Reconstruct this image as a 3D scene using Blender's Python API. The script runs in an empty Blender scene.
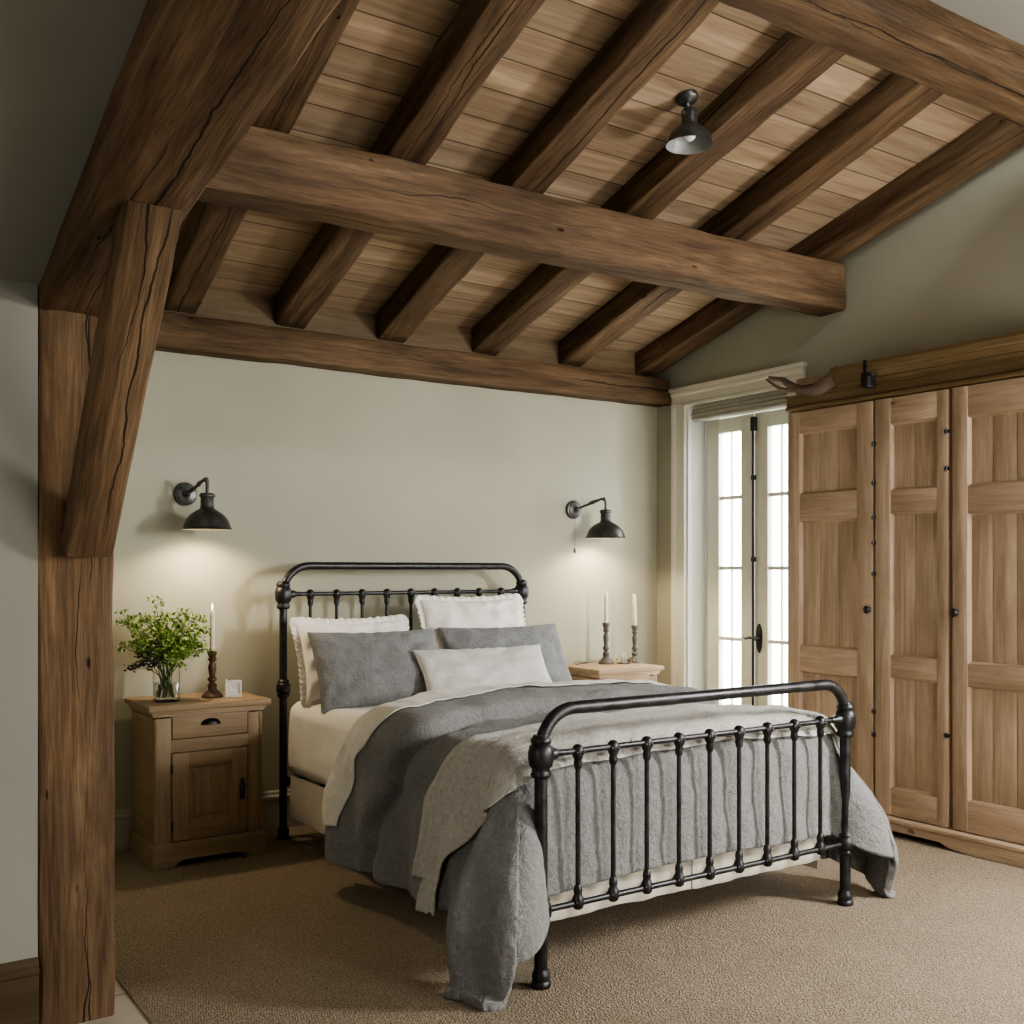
import bpy, bmesh, math, random
from mathutils import Vector, Matrix, noise
random.seed(7)
R = math.radians
PI = math.pi
C = bpy.context.scene.collection

# ------------------------------------------------------------------ nodes
class N:
    def __init__(s, name):
        s.m = bpy.data.materials.new(name); s.m.use_nodes = True
        s.t = s.m.node_tree; s.t.nodes.clear()
        s.out = s.t.nodes.new('ShaderNodeOutputMaterial')
        s.b = s.t.nodes.new('ShaderNodeBsdfPrincipled')
        s.t.links.new(s.b.outputs[0], s.out.inputs[0])
    def n(s, kind, **kw):
        nd = s.t.nodes.new('ShaderNode' + kind)
        for k, v in kw.items(): setattr(nd, k, v)
        return nd
    def l(s, a, b): s.t.links.new(a, b)
    def put(s, sock, v):
        if isinstance(v, (int, float)): sock.default_value = v
        elif isinstance(v, (tuple, list)): sock.default_value = v
        else: s.l(v, sock)
    def math(s, op, a, b=0.0, c=None, clamp=False):
        nd = s.n('Math', operation=op); nd.use_clamp = clamp
        s.put(nd.inputs[0], a); s.put(nd.inputs[1], b)
        if c is not None: s.put(nd.inputs[2], c)
        return nd.outputs[0]
    def coord(s, rnd=True):
        tc = s.n('TexCoord').outputs['Object']
        if not rnd: return tc
        oi = s.n('ObjectInfo')
        k = s.math('MULTIPLY', oi.outputs['Random'], 37.0)
        va = s.n('VectorMath', operation='ADD')
        s.l(tc, va.inputs[0]); cx = s.n('CombineXYZ')
        for i in range(3): s.l(k, cx.inputs[i])
        s.l(cx.outputs[0], va.inputs[1])
        return va.outputs[0]
    def map(s, co, sc, loc=(0, 0, 0), rot=(0, 0, 0)):
        m = s.n('Mapping'); s.l(co, m.inputs[0]); m.inputs['Scale'].default_value = sc
        m.inputs['Location'].default_value = loc; m.inputs['Rotation'].default_value = rot
        return m.outputs[0]
    def noise(s, co, scale=1, detail=4, rough=.55, dist=0):
        t = s.n('TexNoise'); s.l(co, t.inputs['Vector']); t.inputs['Scale'].default_value = scale
        t.inputs['Detail'].default_value = detail; t.inputs['Roughness'].default_value = rough
        t.inputs['Distortion'].default_value = dist
        return t.outputs['Fac']
    def vor(s, co, scale=1, feature='F1', out='Distance', rand=1):
        t = s.n('TexVoronoi', feature=feature); s.l(co, t.inputs['Vector']); t.inputs['Scale'].default_value = scale
        t.inputs['Randomness'].default_value = rand
        return t.outputs[out]
    def ramp(s, f, stops, interp='LINEAR'):
        r = s.n('ValToRGB'); s.l(f, r.inputs[0]); e = r.color_ramp.elements; r.color_ramp.interpolation = interp
        while len(e) > 1: e.remove(e[-1])
        for i, (p, c) in enumerate(stops):
            el = e[0] if i == 0 else e.new(p)
            el.position = p; c = (c, c, c) if isinstance(c, (int, float)) else c; el.color = (c[0], c[1], c[2], 1)
        return r.outputs[0]
    def mix(s, f, a, b, blend='MIX'):
        m = s.n('Mix', data_type='RGBA', blend_type=blend)
        s.put(m.inputs[0], f)
        for sock, v in ((m.inputs[6], a), (m.inputs[7], b)):
            if isinstance(v, (tuple, list)): sock.default_value = (v[0], v[1], v[2], 1)
            else: s.l(v, sock)
        return m.outputs[2]
    def bump(s, h, strength=.3, dist=.01, prev=None):
        b = s.n('Bump'); b.inputs['Strength'].default_value = strength; b.inputs['Distance'].default_value = dist
        s.l(h, b.inputs['Height'])
        if prev is not None: s.l(prev, b.inputs['Normal'])
        return b.outputs[0]
    def fin(s, col=None, rough=.5, normal=None, metal=0, spec=.5, **kw):
        if col is not None: s.put(s.b.inputs['Base Color'], (*col, 1) if isinstance(col, tuple) else col)
        s.put(s.b.inputs['Roughness'], rough); s.put(s.b.inputs['Metallic'], metal)
        s.b.inputs['Specular IOR Level'].default_value = spec
        if normal is not None: s.l(normal, s.b.inputs['Normal'])
        for k, v in kw.items(): s.b.inputs[k.replace('_', ' ')].default_value = v
        return s.m

def m_oak(name='old_oak', tint=1.0):
    s = N(name); co = s.coord()
    g1 = s.noise(s.map(co, (1.3, 13, 13)), 1, 8, .6, .8)
    g2 = s.noise(s.map(co, (6, 90, 90)), 1, 5, .6, .3)
    pat = s.noise(s.map(co, (1.2, 3, 3)), 1, 4, .6)
    T = tint
    base = s.ramp(g1, [(.26, (.052*T, .031*T, .016*T)), (.45, (.115*T, .071*T, .038*T)), (.6, (.16*T, .102*T, .056*T)), (.78, (.235*T, .158*T, .092*T))])
    fib = s.ramp(g2, [(.3, .5), (.62, 1.12)])
    base = s.mix(.75, base, fib, 'MULTIPLY')
    pt = s.ramp(pat, [(.3, (.55, .5, .45)), (.55, (1, 1, 1)), (.75, (1.3, 1.24, 1.15))])
    base = s.mix(.75, base, pt, 'MULTIPLY')
    # drying cracks along the grain
    loc = s.n('SeparateXYZ'); s.l(s.n('TexCoord').outputs['Object'], loc.inputs[0])
    rnd = s.n('ObjectInfo').outputs['Random']
    crack = 0.0
    for axis, k1, fr, amp in ((1, 1.0, 1.1, .09), (2, 2.3, .9, .10), (1, 3.7, 1.7, .06)):
        xo = s.math('ADD', loc.outputs[0], s.math('MULTIPLY', rnd, 91.0*k1))
        c1 = s.n('CombineXYZ'); s.l(s.math('MULTIPLY', xo, fr), c1.inputs[0]); c1.inputs[1].default_value = k1*5
        wob = s.noise(c1.outputs[0], 1, 6, .55)
        c2 = s.n('CombineXYZ'); s.l(s.math('MULTIPLY', xo, .8), c2.inputs[0]); c2.inputs[1].default_value = k1*11+3
        msk = s.noise(c2.outputs[0], 1, 2, .5)
        c3 = s.n('CombineXYZ'); s.l(s.math('MULTIPLY', xo, 9), c3.inputs[0]); c3.inputs[1].default_value = k1*17
        fine = s.noise(c3.outputs[0], 1, 3, .6)
        off = s.math('MULTIPLY_ADD', s.math('FRACT', s.math('MULTIPLY', rnd, 7.3*k1)), .09, -.045)
        lat = s.math('SUBTRACT', loc.outputs[axis], s.math('ADD', off, s.math('MULTIPLY', s.math('SUBTRACT', wob, .5), amp*2)))
        wd = s.math('MULTIPLY', s.math('MULTIPLY', s.math('SUBTRACT', msk, .44, clamp=True), .024), s.math('MULTIPLY_ADD', fine, 1.5, .1))
        crack = s.math('MAXIMUM', crack, s.math('LESS_THAN', s.math('ABSOLUTE', lat), wd))
    # nail holes and small knots
    kv = s.vor(s.map(co, (4.2, 11, 11)), 1)
    kn = s.ramp(kv, [(.05, 1), (.1, 0)])
    ks = s.math('GREATER_THAN', s.noise(s.map(co, (2, 3, 3), (9, 2, 1)), 1, 1), .54)
    kn = s.math('MULTIPLY', kn, ks)
    dk = s.math('MAXIMUM', crack, kn)
    col = s.mix(s.math('MULTIPLY', dk, .88), base, (.008, .005, .003))
    h = s.math('SUBTRACT', s.math('ADD', s.math('MULTIPLY', g1, .7), s.math('MULTIPLY', g2, .35)), s.math('MULTIPLY', dk, .7))
    return s.fin(col, .72, s.bump(h, .75, .012), spec=.25)

def m_boards():
    s = N('ceiling_boards'); tc = s.n('TexCoord').outputs['Object']
    sx = s.n('SeparateXYZ'); s.l(tc, sx.inputs[0])
    y = s.math('DIVIDE', sx.outputs[1], .168); idx = s.math('FLOOR', y); fr = s.math('FRACT', y)
    wn = s.n('TexWhiteNoise', noise_dimensions='1D'); s.l(idx, wn.inputs['W'])
    cx = s.n('CombineXYZ'); s.l(s.math('MULTIPLY', wn.outputs['Value'], 31), cx.inputs[0]); s.l(s.math('MULTIPLY', wn.outputs['Value'], 9), cx.inputs[2])
    va = s.n('VectorMath', operation='ADD'); s.l(tc, va.inputs[0]); s.l(cx.outputs[0], va.inputs[1])
    g = s.noise(s.map(va.outputs[0], (1.1, 15, 15)), 1, 7, .6, .7)
    g2 = s.noise(s.map(va.outputs[0], (4, 80, 80)), 1, 4, .6)
    col = s.ramp(g, [(.28, (.22, .153, .097)), (.5, (.34, .25, .168)), (.75, (.46, .355, .25))])
    col = s.mix(.6, col, s.ramp(g2, [(.3, .7), (.65, 1.1)]), 'MULTIPLY')
    col = s.mix(.8, col, s.ramp(wn.outputs['Value'], [(0, (.72, .7, .66)), (1, (1.18, 1.15, 1.1))]), 'MULTIPLY')
    e = s.math('ABSOLUTE', s.math('SUBTRACT', fr, .5))
    seam = s.math('GREATER_THAN', e, .482)
    col = s.mix(s.math('MULTIPLY', seam, .8), col, (.03, .016, .008))
    h = s.math('SUBTRACT', s.math('MULTIPLY', g, .4), seam)
    return s.fin(col, .7, s.bump(h, .5, .008), spec=.2)

def m_pine(name, axis, dark=1.0, warm=0.0, dirty=1.0):
    """waxed pine, grain along axis 0/1/2 of the object"""
    s = N(name); co = s.coord()
    sc = [17, 17, 17]; sc[axis] = 1.1
    sf = [110, 110, 110]; sf[axis] = 5
    sb = [4, 4, 4]; sb[axis] = 1.6
    g = s.noise(s.map(co, sc), 1, 7, .6, 1.0)
    f = s.noise(s.map(co, sf), 1, 4, .6)
    p = s.noise(s.map(co, sb), 1, 5, .65)
    d = dark
    c0 = ((.265+.03*warm)*d, .19*d, (.122-.03*warm)*d); c1 = ((.33+.03*warm)*d, .240*d, (.162-.055*warm)*d); c2 = ((.43+.02*warm)*d, .335*d, (.24-.06*warm)*d)
    col = s.ramp(g, [(.25, c0), (.48, c1), (.75, c2)])
    col = s.mix(.55, col, s.ramp(f, [(.3, .68), (.65, 1.1)]), 'MULTIPLY')
    col = s.mix(.7*dirty, col, s.ramp(p, [(.3, (.7, .68, .64)), (.52, (1, 1, 1)), (.75, (1.2, 1.2, 1.2))]), 'MULTIPLY')
    sk = [7, 7, 7]; sk[axis] = 3.2
    kv = s.vor(s.map(co, sk), 1); kn = s.ramp(kv, [(.04, 1), (.11, 0)])
    ks = s.math('GREATER_THAN', s.noise(s.map(co, (3, 3, 3), (4, 4, 1)), 1, 1), .55)
    dots = s.ramp(s.vor(s.map(co, (38, 38, 38)), 1), [(.06, 1), (.12, 0)])
    dm = s.math('GREATER_THAN', s.noise(s.map(co, (7, 7, 7), (2, 7, 1)), 1, 2), .6)
    dk = s.math('MAXIMUM', s.math('MULTIPLY', kn, ks), s.math('MULTIPLY', dots, dm))
    col = s.mix(s.math('MULTIPLY', dk, .7), col, (.05, .027, .013))
    h = s.math('SUBTRACT', s.math('ADD', g, s.math('MULTIPLY', f, .5)), s.math('MULTIPLY', dk, .4))
    return s.fin(col, .6, s.bump(h, .35, .004), spec=.3)

def m_paint(name, col, rough=.85, var=.06, bump=.08):
    s = N(name); co = s.coord(False)
    a = s.noise(co, 1.3, 4, .6); b = s.noise(co, 140, 3, .6)
    c = s.mix(1, s.ramp(a, [(.3, tuple(v*(1-var) for v in col)), (.7, tuple(v*(1+var) for v in col))]), (1, 1, 1), 'MULTIPLY')
    h = s.math('ADD', s.math('MULTIPLY', s.noise(co, 9, 3, .6), 1.2), s.math('MULTIPLY', b, .25))
    return s.fin(c, rough, s.bump(h, bump, .01), spec=.25)

def m_carpet():
    s = N('sisal_carpet'); tc = s.coord(False)
    v = s.vor(s.map(tc, (1, 1, 1), rot=(0, 0, .3)), 125, out='Distance', rand=.6)
    n1 = s.noise(tc, 150, 3, .7); n2 = s.noise(tc, 2.2, 4, .6)
    col = s.ramp(s.math('ADD', s.math('MULTIPLY', n1, .75), s.math('MULTIPLY', v, .32)), [(.3, (.115, .09, .064)), (.5, (.29, .235, .172)), (.72, (.46, .385, .295))])
    col = s.mix(.5, col, s.ramp(n2, [(.3, .85), (.7, 1.12)]), 'MULTIPLY')
    h = s.math('SUBTRACT', s.math('MULTIPLY', n1, .5), v)
    return s.fin(col, .95, s.bump(h, .9, .006), spec=.08)

def m_tile():
    s = N('stone_tile'); tc = s.coord(False)
    b = s.n('TexBrick'); s.l(s.map(tc, (1, 1, 1), (.02, .1, 0)), b.inputs[0])
    b.inputs['Scale'].default_value = 1; b.inputs['Brick Width'].default_value = .3; b.inputs['Row Height'].default_value = .3
    b.inputs['Mortar Size'].default_value = .004; b.offset = 0
    b.inputs['Color1'].default_value = (.40, .36, .29, 1); b.inputs['Color2'].default_value = (.45, .40, .33, 1); b.inputs['Mortar'].default_value = (.16, .14, .11, 1)
    c = s.mix(.5, b.outputs[0], s.ramp(s.noise(tc, 7, 5, .6), [(.3, .8), (.7, 1.12)]), 'MULTIPLY')
    return s.fin(c, .5, s.bump(s.math('SUBTRACT', 1, b.outputs['Fac']), .4, .004))

def m_cloth(name, col, var=.12, weave=420, wr=.5, crinkle=45, cr=.5, rough=.92, sheen=.15):
    s = N(name); tc = s.coord()
    w1 = s.n('TexWave', wave_type='BANDS', bands_direction='X'); s.l(tc, w1.inputs[0]); w1.inputs['Scale'].default_value = weave/6.28; w1.inputs['Distortion'].default_value = 1.5; w1.inputs['Detail'].default_value = 2
    fib = s.noise(s.map(tc, (weave*.25, weave*.9, weave*.5)), 1, 2, .6)
    cn = s.noise(tc, crinkle, 5, .62, .6)
    big = s.noise(tc, 5, 4, .6)
    v = s.math('ADD', s.math('MULTIPLY', fib, .5), s.math('MULTIPLY', cn, .5))
    c = s.ramp(v, [(.3, tuple(x*(1-var*1.6) for x in col)), (.5, col), (.72, tuple(min(1, x*(1+var*1.6)) for x in col))])
    c = s.mix(.5, c, s.ramp(big, [(.3, .9), (.7, 1.08)]), 'MULTIPLY')
    nrm = s.bump(fib, wr, .002)
    nrm = s.bump(cn, cr, .012, nrm)
    return s.fin(c, rough, nrm, spec=.12, Sheen_Weight=sheen)

def m_metal(name, col=(.052, .052, .054), rough=.40, metal=.85):
    s = N(name); tc = s.coord()
    a = s.noise(tc, 22, 5, .65); b = s.noise(tc, 260, 2, .6)
    c = s.ramp(a, [(.3, tuple(x*.7 for x in col)), (.7, tuple(x*1.5 for x in col))])
    r = s.ramp(a, [(.3, rough-.1), (.7, rough+.15)])
    return s.fin(c, r, s.bump(b, .12, .002), metal=metal)

def m_simple(name, col, rough=.5, metal=0, **kw):
    s = N(name); tc = s.coord(); a = s.noise(tc, 30, 3)
    return s.fin(s.ramp(a, [(.3, tuple(x*.9 for x in col)), (.7, tuple(min(1, x*1.08) for x in col))]), rough, metal=metal, **kw)

def m_glass(name, col=(1, 1, 1), rough=0.0, ior=1.45):
    return N(name).fin(col, rough, Transmission_Weight=1.0, IOR=ior)

def m_pane():
    s = N('window_pane')
    tr = s.n('BsdfTransparent'); gl = s.n('BsdfGlossy'); gl.inputs['Roughness'].default_value = .02
    mx = s.n('MixShader'); mx.inputs[0].default_value = .06; s.l(tr.outputs[0], mx.inputs[1]); s.l(gl.outputs[0], mx.inputs[2])
    s.l(mx.outputs[0], s.out.inputs[0]); return s.m

def m_emit(name, col, st):
    return N(name).fin(col, .5, Emission_Color=(*col, 1), Emission_Strength=st)

def m_leaf(name, col):
    s = N(name); a = s.noise(s.coord(), 60, 2)
    return s.fin(s.ramp(a, [(.3, tuple(x*.55 for x in col)), (.7, tuple(x*1.35 for x in col))]), .55, spec=.3, Subsurface_Weight=0.0)

M = dict(
    oak=m_oak('old_oak', 1.12), oak_beam=m_oak('old_oak_rafter', .98), boards=m_boards(),
    pine_v=m_pine('bleached_pine_upright', 2, 1.5, -.1), pine_h=m_pine('bleached_pine_across', 1, 1.58, -.1), pine_x=m_pine('bleached_pine_depth', 0, .9),
    cornice=m_pine('brown_pine_cornice', 1, .52, .9), drift=m_pine('weathered_driftwood', 1, .62, -.4),
    ns_v=m_pine('bedside_pine_upright', 2, .86, .3, .8), ns_x=m_pine('bedside_pine_across', 0, .9, .3, .8), ns_y=m_pine('bedside_pine_depth', 1, .86, .3, .8),
    nsl_v=m_pine('light_bedside_pine_upright', 2, 1.25, .1, .5), nsl_x=m_pine('light_bedside_pine_across', 0, 1.3, .1, .5), nsl_y=m_pine('light_bedside_pine_depth', 1, 1.25, .1, .5),
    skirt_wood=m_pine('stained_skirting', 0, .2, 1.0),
    wall=m_paint('sage_cream_wall', (.41, .398, .312)), wall2=m_paint('grey_white_wall', (.285, .28, .24)),
    plaster=m_paint('grey_plaster', (.27, .265, .23)), trim=m_paint('cream_gloss_trim', (.72, .70, .60), .45, .03, .04),
    base=m_paint('painted_skirting', (.47, .455, .385), .5, .04, .05), door=m_paint('painted_door', (.80, .79, .68), .4, .03, .04), white=m_paint('white_reveal', (.78, .78, .74), .6, .02, .04),
    carpet=m_carpet(), tile=m_tile(),
    grey=m_cloth('grey_linen', (.25, .25, .244), .2, 420, .7, 55, 1.0),
    grey_p=m_cloth('grey_pillow_linen', (.225, .23, .231), .16, 420, .6, 60, .7),
    throw=m_cloth('oatmeal_throw', (.58, .565, .52), .2, 260, .8, 60, .7),
    lumbar=m_cloth('pale_grey_linen', (.60, .595, .565), .1, 420, .4, 70, .25),
    white_c=m_cloth('white_cotton', (.88, .86, .80), .04, 500, .2, 30, .15), sheet=m_cloth('cream_sheet', (.72, .70, .64), .08, 500, .25, 30, .2),
    skirt=m_cloth('valance_cotton', (.66, .62, .53), .06, 500, .3, 30, .2),
    blind=m_cloth('blind_linen', (.36, .34, .29), .15, 200, .5, 40, .2),
    iron=m_metal('black_iron'), iron2=m_metal('dark_lamp_metal', (.075, .073, .07), .36, .7),
    shade_in=m_simple('pale_enamel', (.62, .6, .55), .35), bulb=m_emit('warm_bulb', (1, .72, .42), 14), bulb_off=m_simple('frosted_bulb', (.85, .85, .83), .25),
    glass=m_glass('clear_glass'), water=m_glass('water', (.93, .97, .93), 0, 1.33), pane=m_pane(),
    wax=m_simple('ivory_wax', (.82, .74, .6), .45, Subsurface_Weight=.2), wick=m_simple('black_wick', (.02, .02, .02), .9), flame=m_emit('flame', (1, .75, .4), 9),
    turned=m_simple('distressed_turned_wood', (.075, .042, .024), .4), silvered=m_simple('tarnished_turned_wood', (.105, .092, .068), .4),
    clock=m_simple('cream_clock_case', (.62, .6, .5), .4), face=m_simple('clock_face', (.75, .74, .66), .5), ink=m_simple('clock_ink', (.06, .06, .06), .6),
    stem=m_leaf('stem_green', (.10, .17, .04)), leaf=m_leaf('leaf_green', (.16, .27, .05)), bloom=m_leaf('lime_bloom', (.36, .46, .12)), dark=m_leaf('dark_foliage', (.045, .03, .035)),
    cord=m_simple('lamp_cord', (.03, .03, .03), .6), outside=m_paint('pale_terrace', (.7, .7, .68)),
)

# ------------------------------------------------------------------ geometry
def link(name, bm, mats, parent=None, angle=35, loc=None):
    me = bpy.data.meshes.new(name)
    bmesh.ops.recalc_face_normals(bm, faces=bm.faces)
    bm.to_mesh(me); bm.free()
    for m in (mats if isinstance(mats, (list, tuple)) else [mats]): me.materials.append(m)
    if angle is not None:
        for p in me.polygons: p.use_smooth = True
        if angle < 180: me.set_sharp_from_angle(angle=R(angle))
    o = bpy.data.objects.new(name, me); C.objects.link(o)
    if parent is not None: o.parent = parent
    if loc is not None: o.location = loc
    return o
def tag(o, label=None, cat=None, group=None, kind=None):
    if label: o['label'] = label
    if cat: o['category'] = cat
    if group: o['group'] = group
    if kind: o['kind'] = kind
    return o
def thing(name, label, cat, loc=(0, 0, 0), rotz=0, group=None):
    o = bpy.data.objects.new(name, None); C.objects.link(o)
    o.location = loc; o.rotation_euler = (0, 0, rotz); o.empty_display_size = .1
    return tag(o, label, cat, group)
def struct(name, bm, mat, angle=35, **kw):
    return tag(link(name, bm, mat, None, angle, **kw), kind='structure')
def merge(bm, src, mi=0):
    vm = {}
    for v in src.verts: vm[v] = bm.verts.new(v.co)
    for f in src.faces:
        try:
            nf = bm.faces.new([vm[v] for v in f.verts]); nf.material_index = mi
        except ValueError: pass
    src.free()
def box(bm, x0, x1, y0, y1, z0, z1, bev=.003, mi=0, seg=2):
    t = bmesh.new(); bmesh.ops.create_cube(t, size=1)
    for v in t.verts:
        v.co = Vector(((x0+x1)/2+v.co.x*(x1-x0), (y0+y1)/2+v.co.y*(y1-y0), (z0+z1)/2+v.co.z*(z1-z0)))
    if bev > 0: bmesh.ops.bevel(t, geom=list(t.edges), offset=min(bev, .45*min(abs(x1-x0), abs(y1-y0), abs(z1-z0))), segments=seg, affect='EDGES', profile=.6)
    merge(bm, t, mi)
def B(*a, **k):
    bm = bmesh.new(); box(bm, *a, **k); return bm
def loft(bm, rings, closed=True, caps=True, mi=0):
    V = [[bm.verts.new(p) for p in r] for r in rings]
    n = len(rings[0])
    for a, b in zip(V[:-1], V[1:]):
        for i in range(n if closed else n-1):
            j = (i+1) % n
            bm.faces.new((a[i], a[j], b[j], b[i])).material_index = mi
    if caps and closed:
        bm.faces.new(V[0][::-1]).material_index = mi; bm.faces.new(V[-1]).material_index = mi
    return V
def tube(bm, pts, r, seg=12, mi=0, caps=True):
    pts = [Vector(p) for p in pts]; rr = r if isinstance(r, (list, tuple)) else [r]*len(pts)
    rings = []; up = None
    for i, p in enumerate(pts):
        d = (pts[min(i+1, len(pts)-1)]-pts[max(i-1, 0)]).normalized()
        if up is None: up = Vector((0, 0, 1)) if abs(d.z) < .9 else Vector((0, 1, 0))
        a = d.cross(up).normalized(); b = a.cross(d).normalized(); up = b
        rings.append([p+(a*math.cos(t)+b*math.sin(t))*rr[i] for t in [2*PI*k/seg for k in range(seg)]])
    loft(bm, rings, True, caps, mi)
def lathe(bm, prof, seg=24, c=(0, 0, 0), mi=0, caps=True, axis='Z'):
    rings = []
    for r, z in prof:
        ring = []
        for k in range(seg):
            t = 2*PI*k/seg; x, y = max(r, 1e-4)*math.cos(t), max(r, 1e-4)*math.sin(t)
            p = {'Z': (x, y, z), 'Y': (x, z, y), 'X': (z, x, y)}[axis]
            ring.append((c[0]+p[0], c[1]+p[1], c[2]+p[2]))
        rings.append(ring)
    loft(bm, rings, True, caps, mi)
def prism(bm, poly, axis, a, b, mi=0, bev=0):
    """extrude a 2-D polygon; axis 'Y': poly is (x,z), 'X': (y,z), 'Z': (x,y)"""
    f = {'Y': lambda p, t: (p[0], t, p[1]), 'X': lambda p, t: (t, p[0], p[1]), 'Z': lambda p, t: (p[0], p[1], t)}[axis]
    t = bmesh.new(); loft(t, [[f(p, a) for p in poly], [f(p, b) for p in poly]])
    if bev: bmesh.ops.bevel(t, geom=list(t.edges), offset=bev, segments=2, affect='EDGES')
    merge(bm, t, mi)
def P_(*a, **k):
    bm = bmesh.new(); prism(bm, *a, **k); return bm
def sph(bm, c, r, sc=(1, 1, 1), seg=12, mi=0):
    t = bmesh.new(); bmesh.ops.create_uvsphere(t, u_segments=seg, v_segments=max(6, seg//2), radius=r)
    for v in t.verts: v.co = Vector((c[0]+v.co.x*sc[0], c[1]+v.co.y*sc[1], c[2]+v.co.z*sc[2]))
    merge(bm, t, mi)

def timber(name, p0, p1, w, h, mat, label, cat, group=None, seed=0, amp=.007, roll=0, parent=None, taper=1.0):
    """rough hewn beam between centre points p0 and p1; w across, h deep; local X runs along the grain"""
    p0, p1 = Vector(p0), Vector(p1); L = (p1-p0).length
    d = (p1-p0).normalized(); up = Vector((0, 0, 1)) if abs(d.z) < .8 else Vector((0, 1, 0))
    yv = up.cross(d).normalized(); zv = d.cross(yv)
    n = max(8, int(L/.05)); rings = []
    ch = .012; prof = []
    for (cx, cy) in ((1, 1), (-1, 1), (-1, -1), (1, -1)):
        cs = ((cx*(w/2), cy*(h/2-ch)), (cx*(w/2-ch*.3), cy*(h/2-ch*.3)), (cx*(w/2-ch), cy*(h/2)))
        prof += cs if cx*cy > 0 else cs[::-1]
    full = []
    for i in range(len(prof)):
        a, b = prof[i], prof[(i+1) % len(prof)]
        full.append(a)
        if math.hypot(a[0]-b[0], a[1]-b[1]) > .05:
            for k in (1, 2, 3): full.append((a[0]+(b[0]-a[0])*k/4, a[1]+(b[1]-a[1])*k/4))
    for i in range(n+1):
        x = -L/2+L*i/n; ring = []; k = 1+(taper-1)*i/n
        wob = noise.noise(Vector((x*.8+seed*3.1, seed, 0)))*amp*1.3; wob2 = noise.noise(Vector((x*.8, seed+5, 3)))*amp*1.3
        for (a, b) in full:
            q = Vector((x*2.2+seed*7, a*9, b*9)); e = noise.noise(q)*amp+noise.noise(q*4)*amp*.35
            edge = (abs(a)/(w/2))*(abs(b)/(h/2))
            e -= max(0, noise.noise(Vector((x*5+seed, a*3, b*3+9))))*amp*1.6*edge**4
            ln = math.hypot(a, b) or 1
            ring.append(Vector((x, (a*k+a/ln*e+wob), (b+b/ln*e+wob2))))
        rings.append(ring)
    bm = bmesh.new(); loft(bm, rings)
    o = link(name, bm, mat, parent, 40)
    mw = Matrix((d, yv, zv)).transposed().to_4x4(); mw.translation = (p0+p1)/2
    o.matrix_world = mw
    if label: tag(o, label, cat, group, 'thing')
    return o

# ------------------------------------------------------------------ shell
XR, YB = 4.714, 5.272
K = .277
def zr(y): return 2.635-K*(y-5.132)          # underside of the rafters

bm = B(-2.7, 5.4, -1.5, 5.5, -.12, -.006, bev=0); struct('floor', bm, M['tile'], None)
bm = B(.873, XR, -1.3, YB, -.011, 0, bev=.004)
tag(link('carpet', bm, M['carpet'], None, 30), 'beige woven loop carpet covering the bedroom floor under the bed', 'carpet')

struct('wall_back', B(.3, 5.2, YB, YB+.2, -.1, 3.1, bev=0), M['wall'], None)
bm = bmesh.new()
for y0, y1, z0 in ((-1.4, 2.30, -.1), (2.30, 4.045, 2.435), (4.045, 4.105, -.1), (4.105, 4.98, 2.425), (4.98, 5.4, -.1)):
    box(bm, XR, XR+.27, y0, y1, z0, 3.9, bev=0)
box(bm, 5.3, 5.4, 2.2, 4.1, -.1, 2.6, bev=0); box(bm, XR+.27, 5.4, 2.2, 2.3, -.1, 2.6, bev=0); box(bm, XR+.27, 5.4, 4.045, 4.1, -.1, 2.6, bev=0); box(bm, XR+.27, 5.4, 2.2, 4.1, 2.435, 2.6, bev=0)
struct('wall_right', bm, M['wall'], None)
struct('wall_partition', B(-2.5, .583, 3.352, 3.5, -.1, 2.7, bev=.002), M['wall2'], None)
struct('wall_left', B(.30, .45, 3.5, YB, -.1, 3.3, bev=0), M['wall'], None)
bm = bmesh.new(); box(bm, .60, .785, -1.4, 3.5, 2.62, 3.6, bev=0); box(bm, .60, .785, -1.4, 2.0, 2.5, 3.6, bev=0)
box(bm, .60, .785, 3.36, 3.5, 2.2, 3.6, bev=0); prism(bm, [(-1.4, 3.05), (3.5, 2.30), (3.5, 3.6), (-1.4, 3.6)], 'X', .60, .785)
struct('wall_infill', bm, M['plaster'], None)
struct('wall_front', B(-2.7, 5.2, -1.5, -1.3, -.1, 3.9, bev=0), M['wall2'], None)
struct('wall_corridor', B(-2.7, -2.5, -1.5, 3.5, -.1, 3.9, bev=0), M['wall2'], None)

# sloping board ceiling, local x along the boards
L = math.hypot(3.3, 3.3*K)
bm = B(-.1, 5.0, 0, L, 0, .04, bev=0)
o = struct('ceiling', bm, M['boards'], None); o.location = (.3, 5.42, zr(5.42)+.138)
o.rotation_euler = (math.atan(K), 0, 0); o.scale = (1, 1, 1)
o.rotation_euler = (-math.atan(K), 0, 0)
for v in o.data.vertices: v.co.y -= L
# plaster slopes
bm = P_([(-1.5, 2.35), (2.21, 3.30), (2.21, 3.38), (-1.5, 2.43)], 'X', .7, 5.2)
struct('ceiling_front_slope', bm, M['plaster'], None)
def zs(y): return 2.194+.2547*(3.33-y)
bm = P_([(-1.5, zs(-1.5)), (3.5, zs(3.5)), (3.5, zs(3.5)+.06), (-1.5, zs(-1.5)+.06)], 'X', -2.7, .64)
struct('ceiling_corridor_slope', bm, M['plaster'], None)

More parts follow.
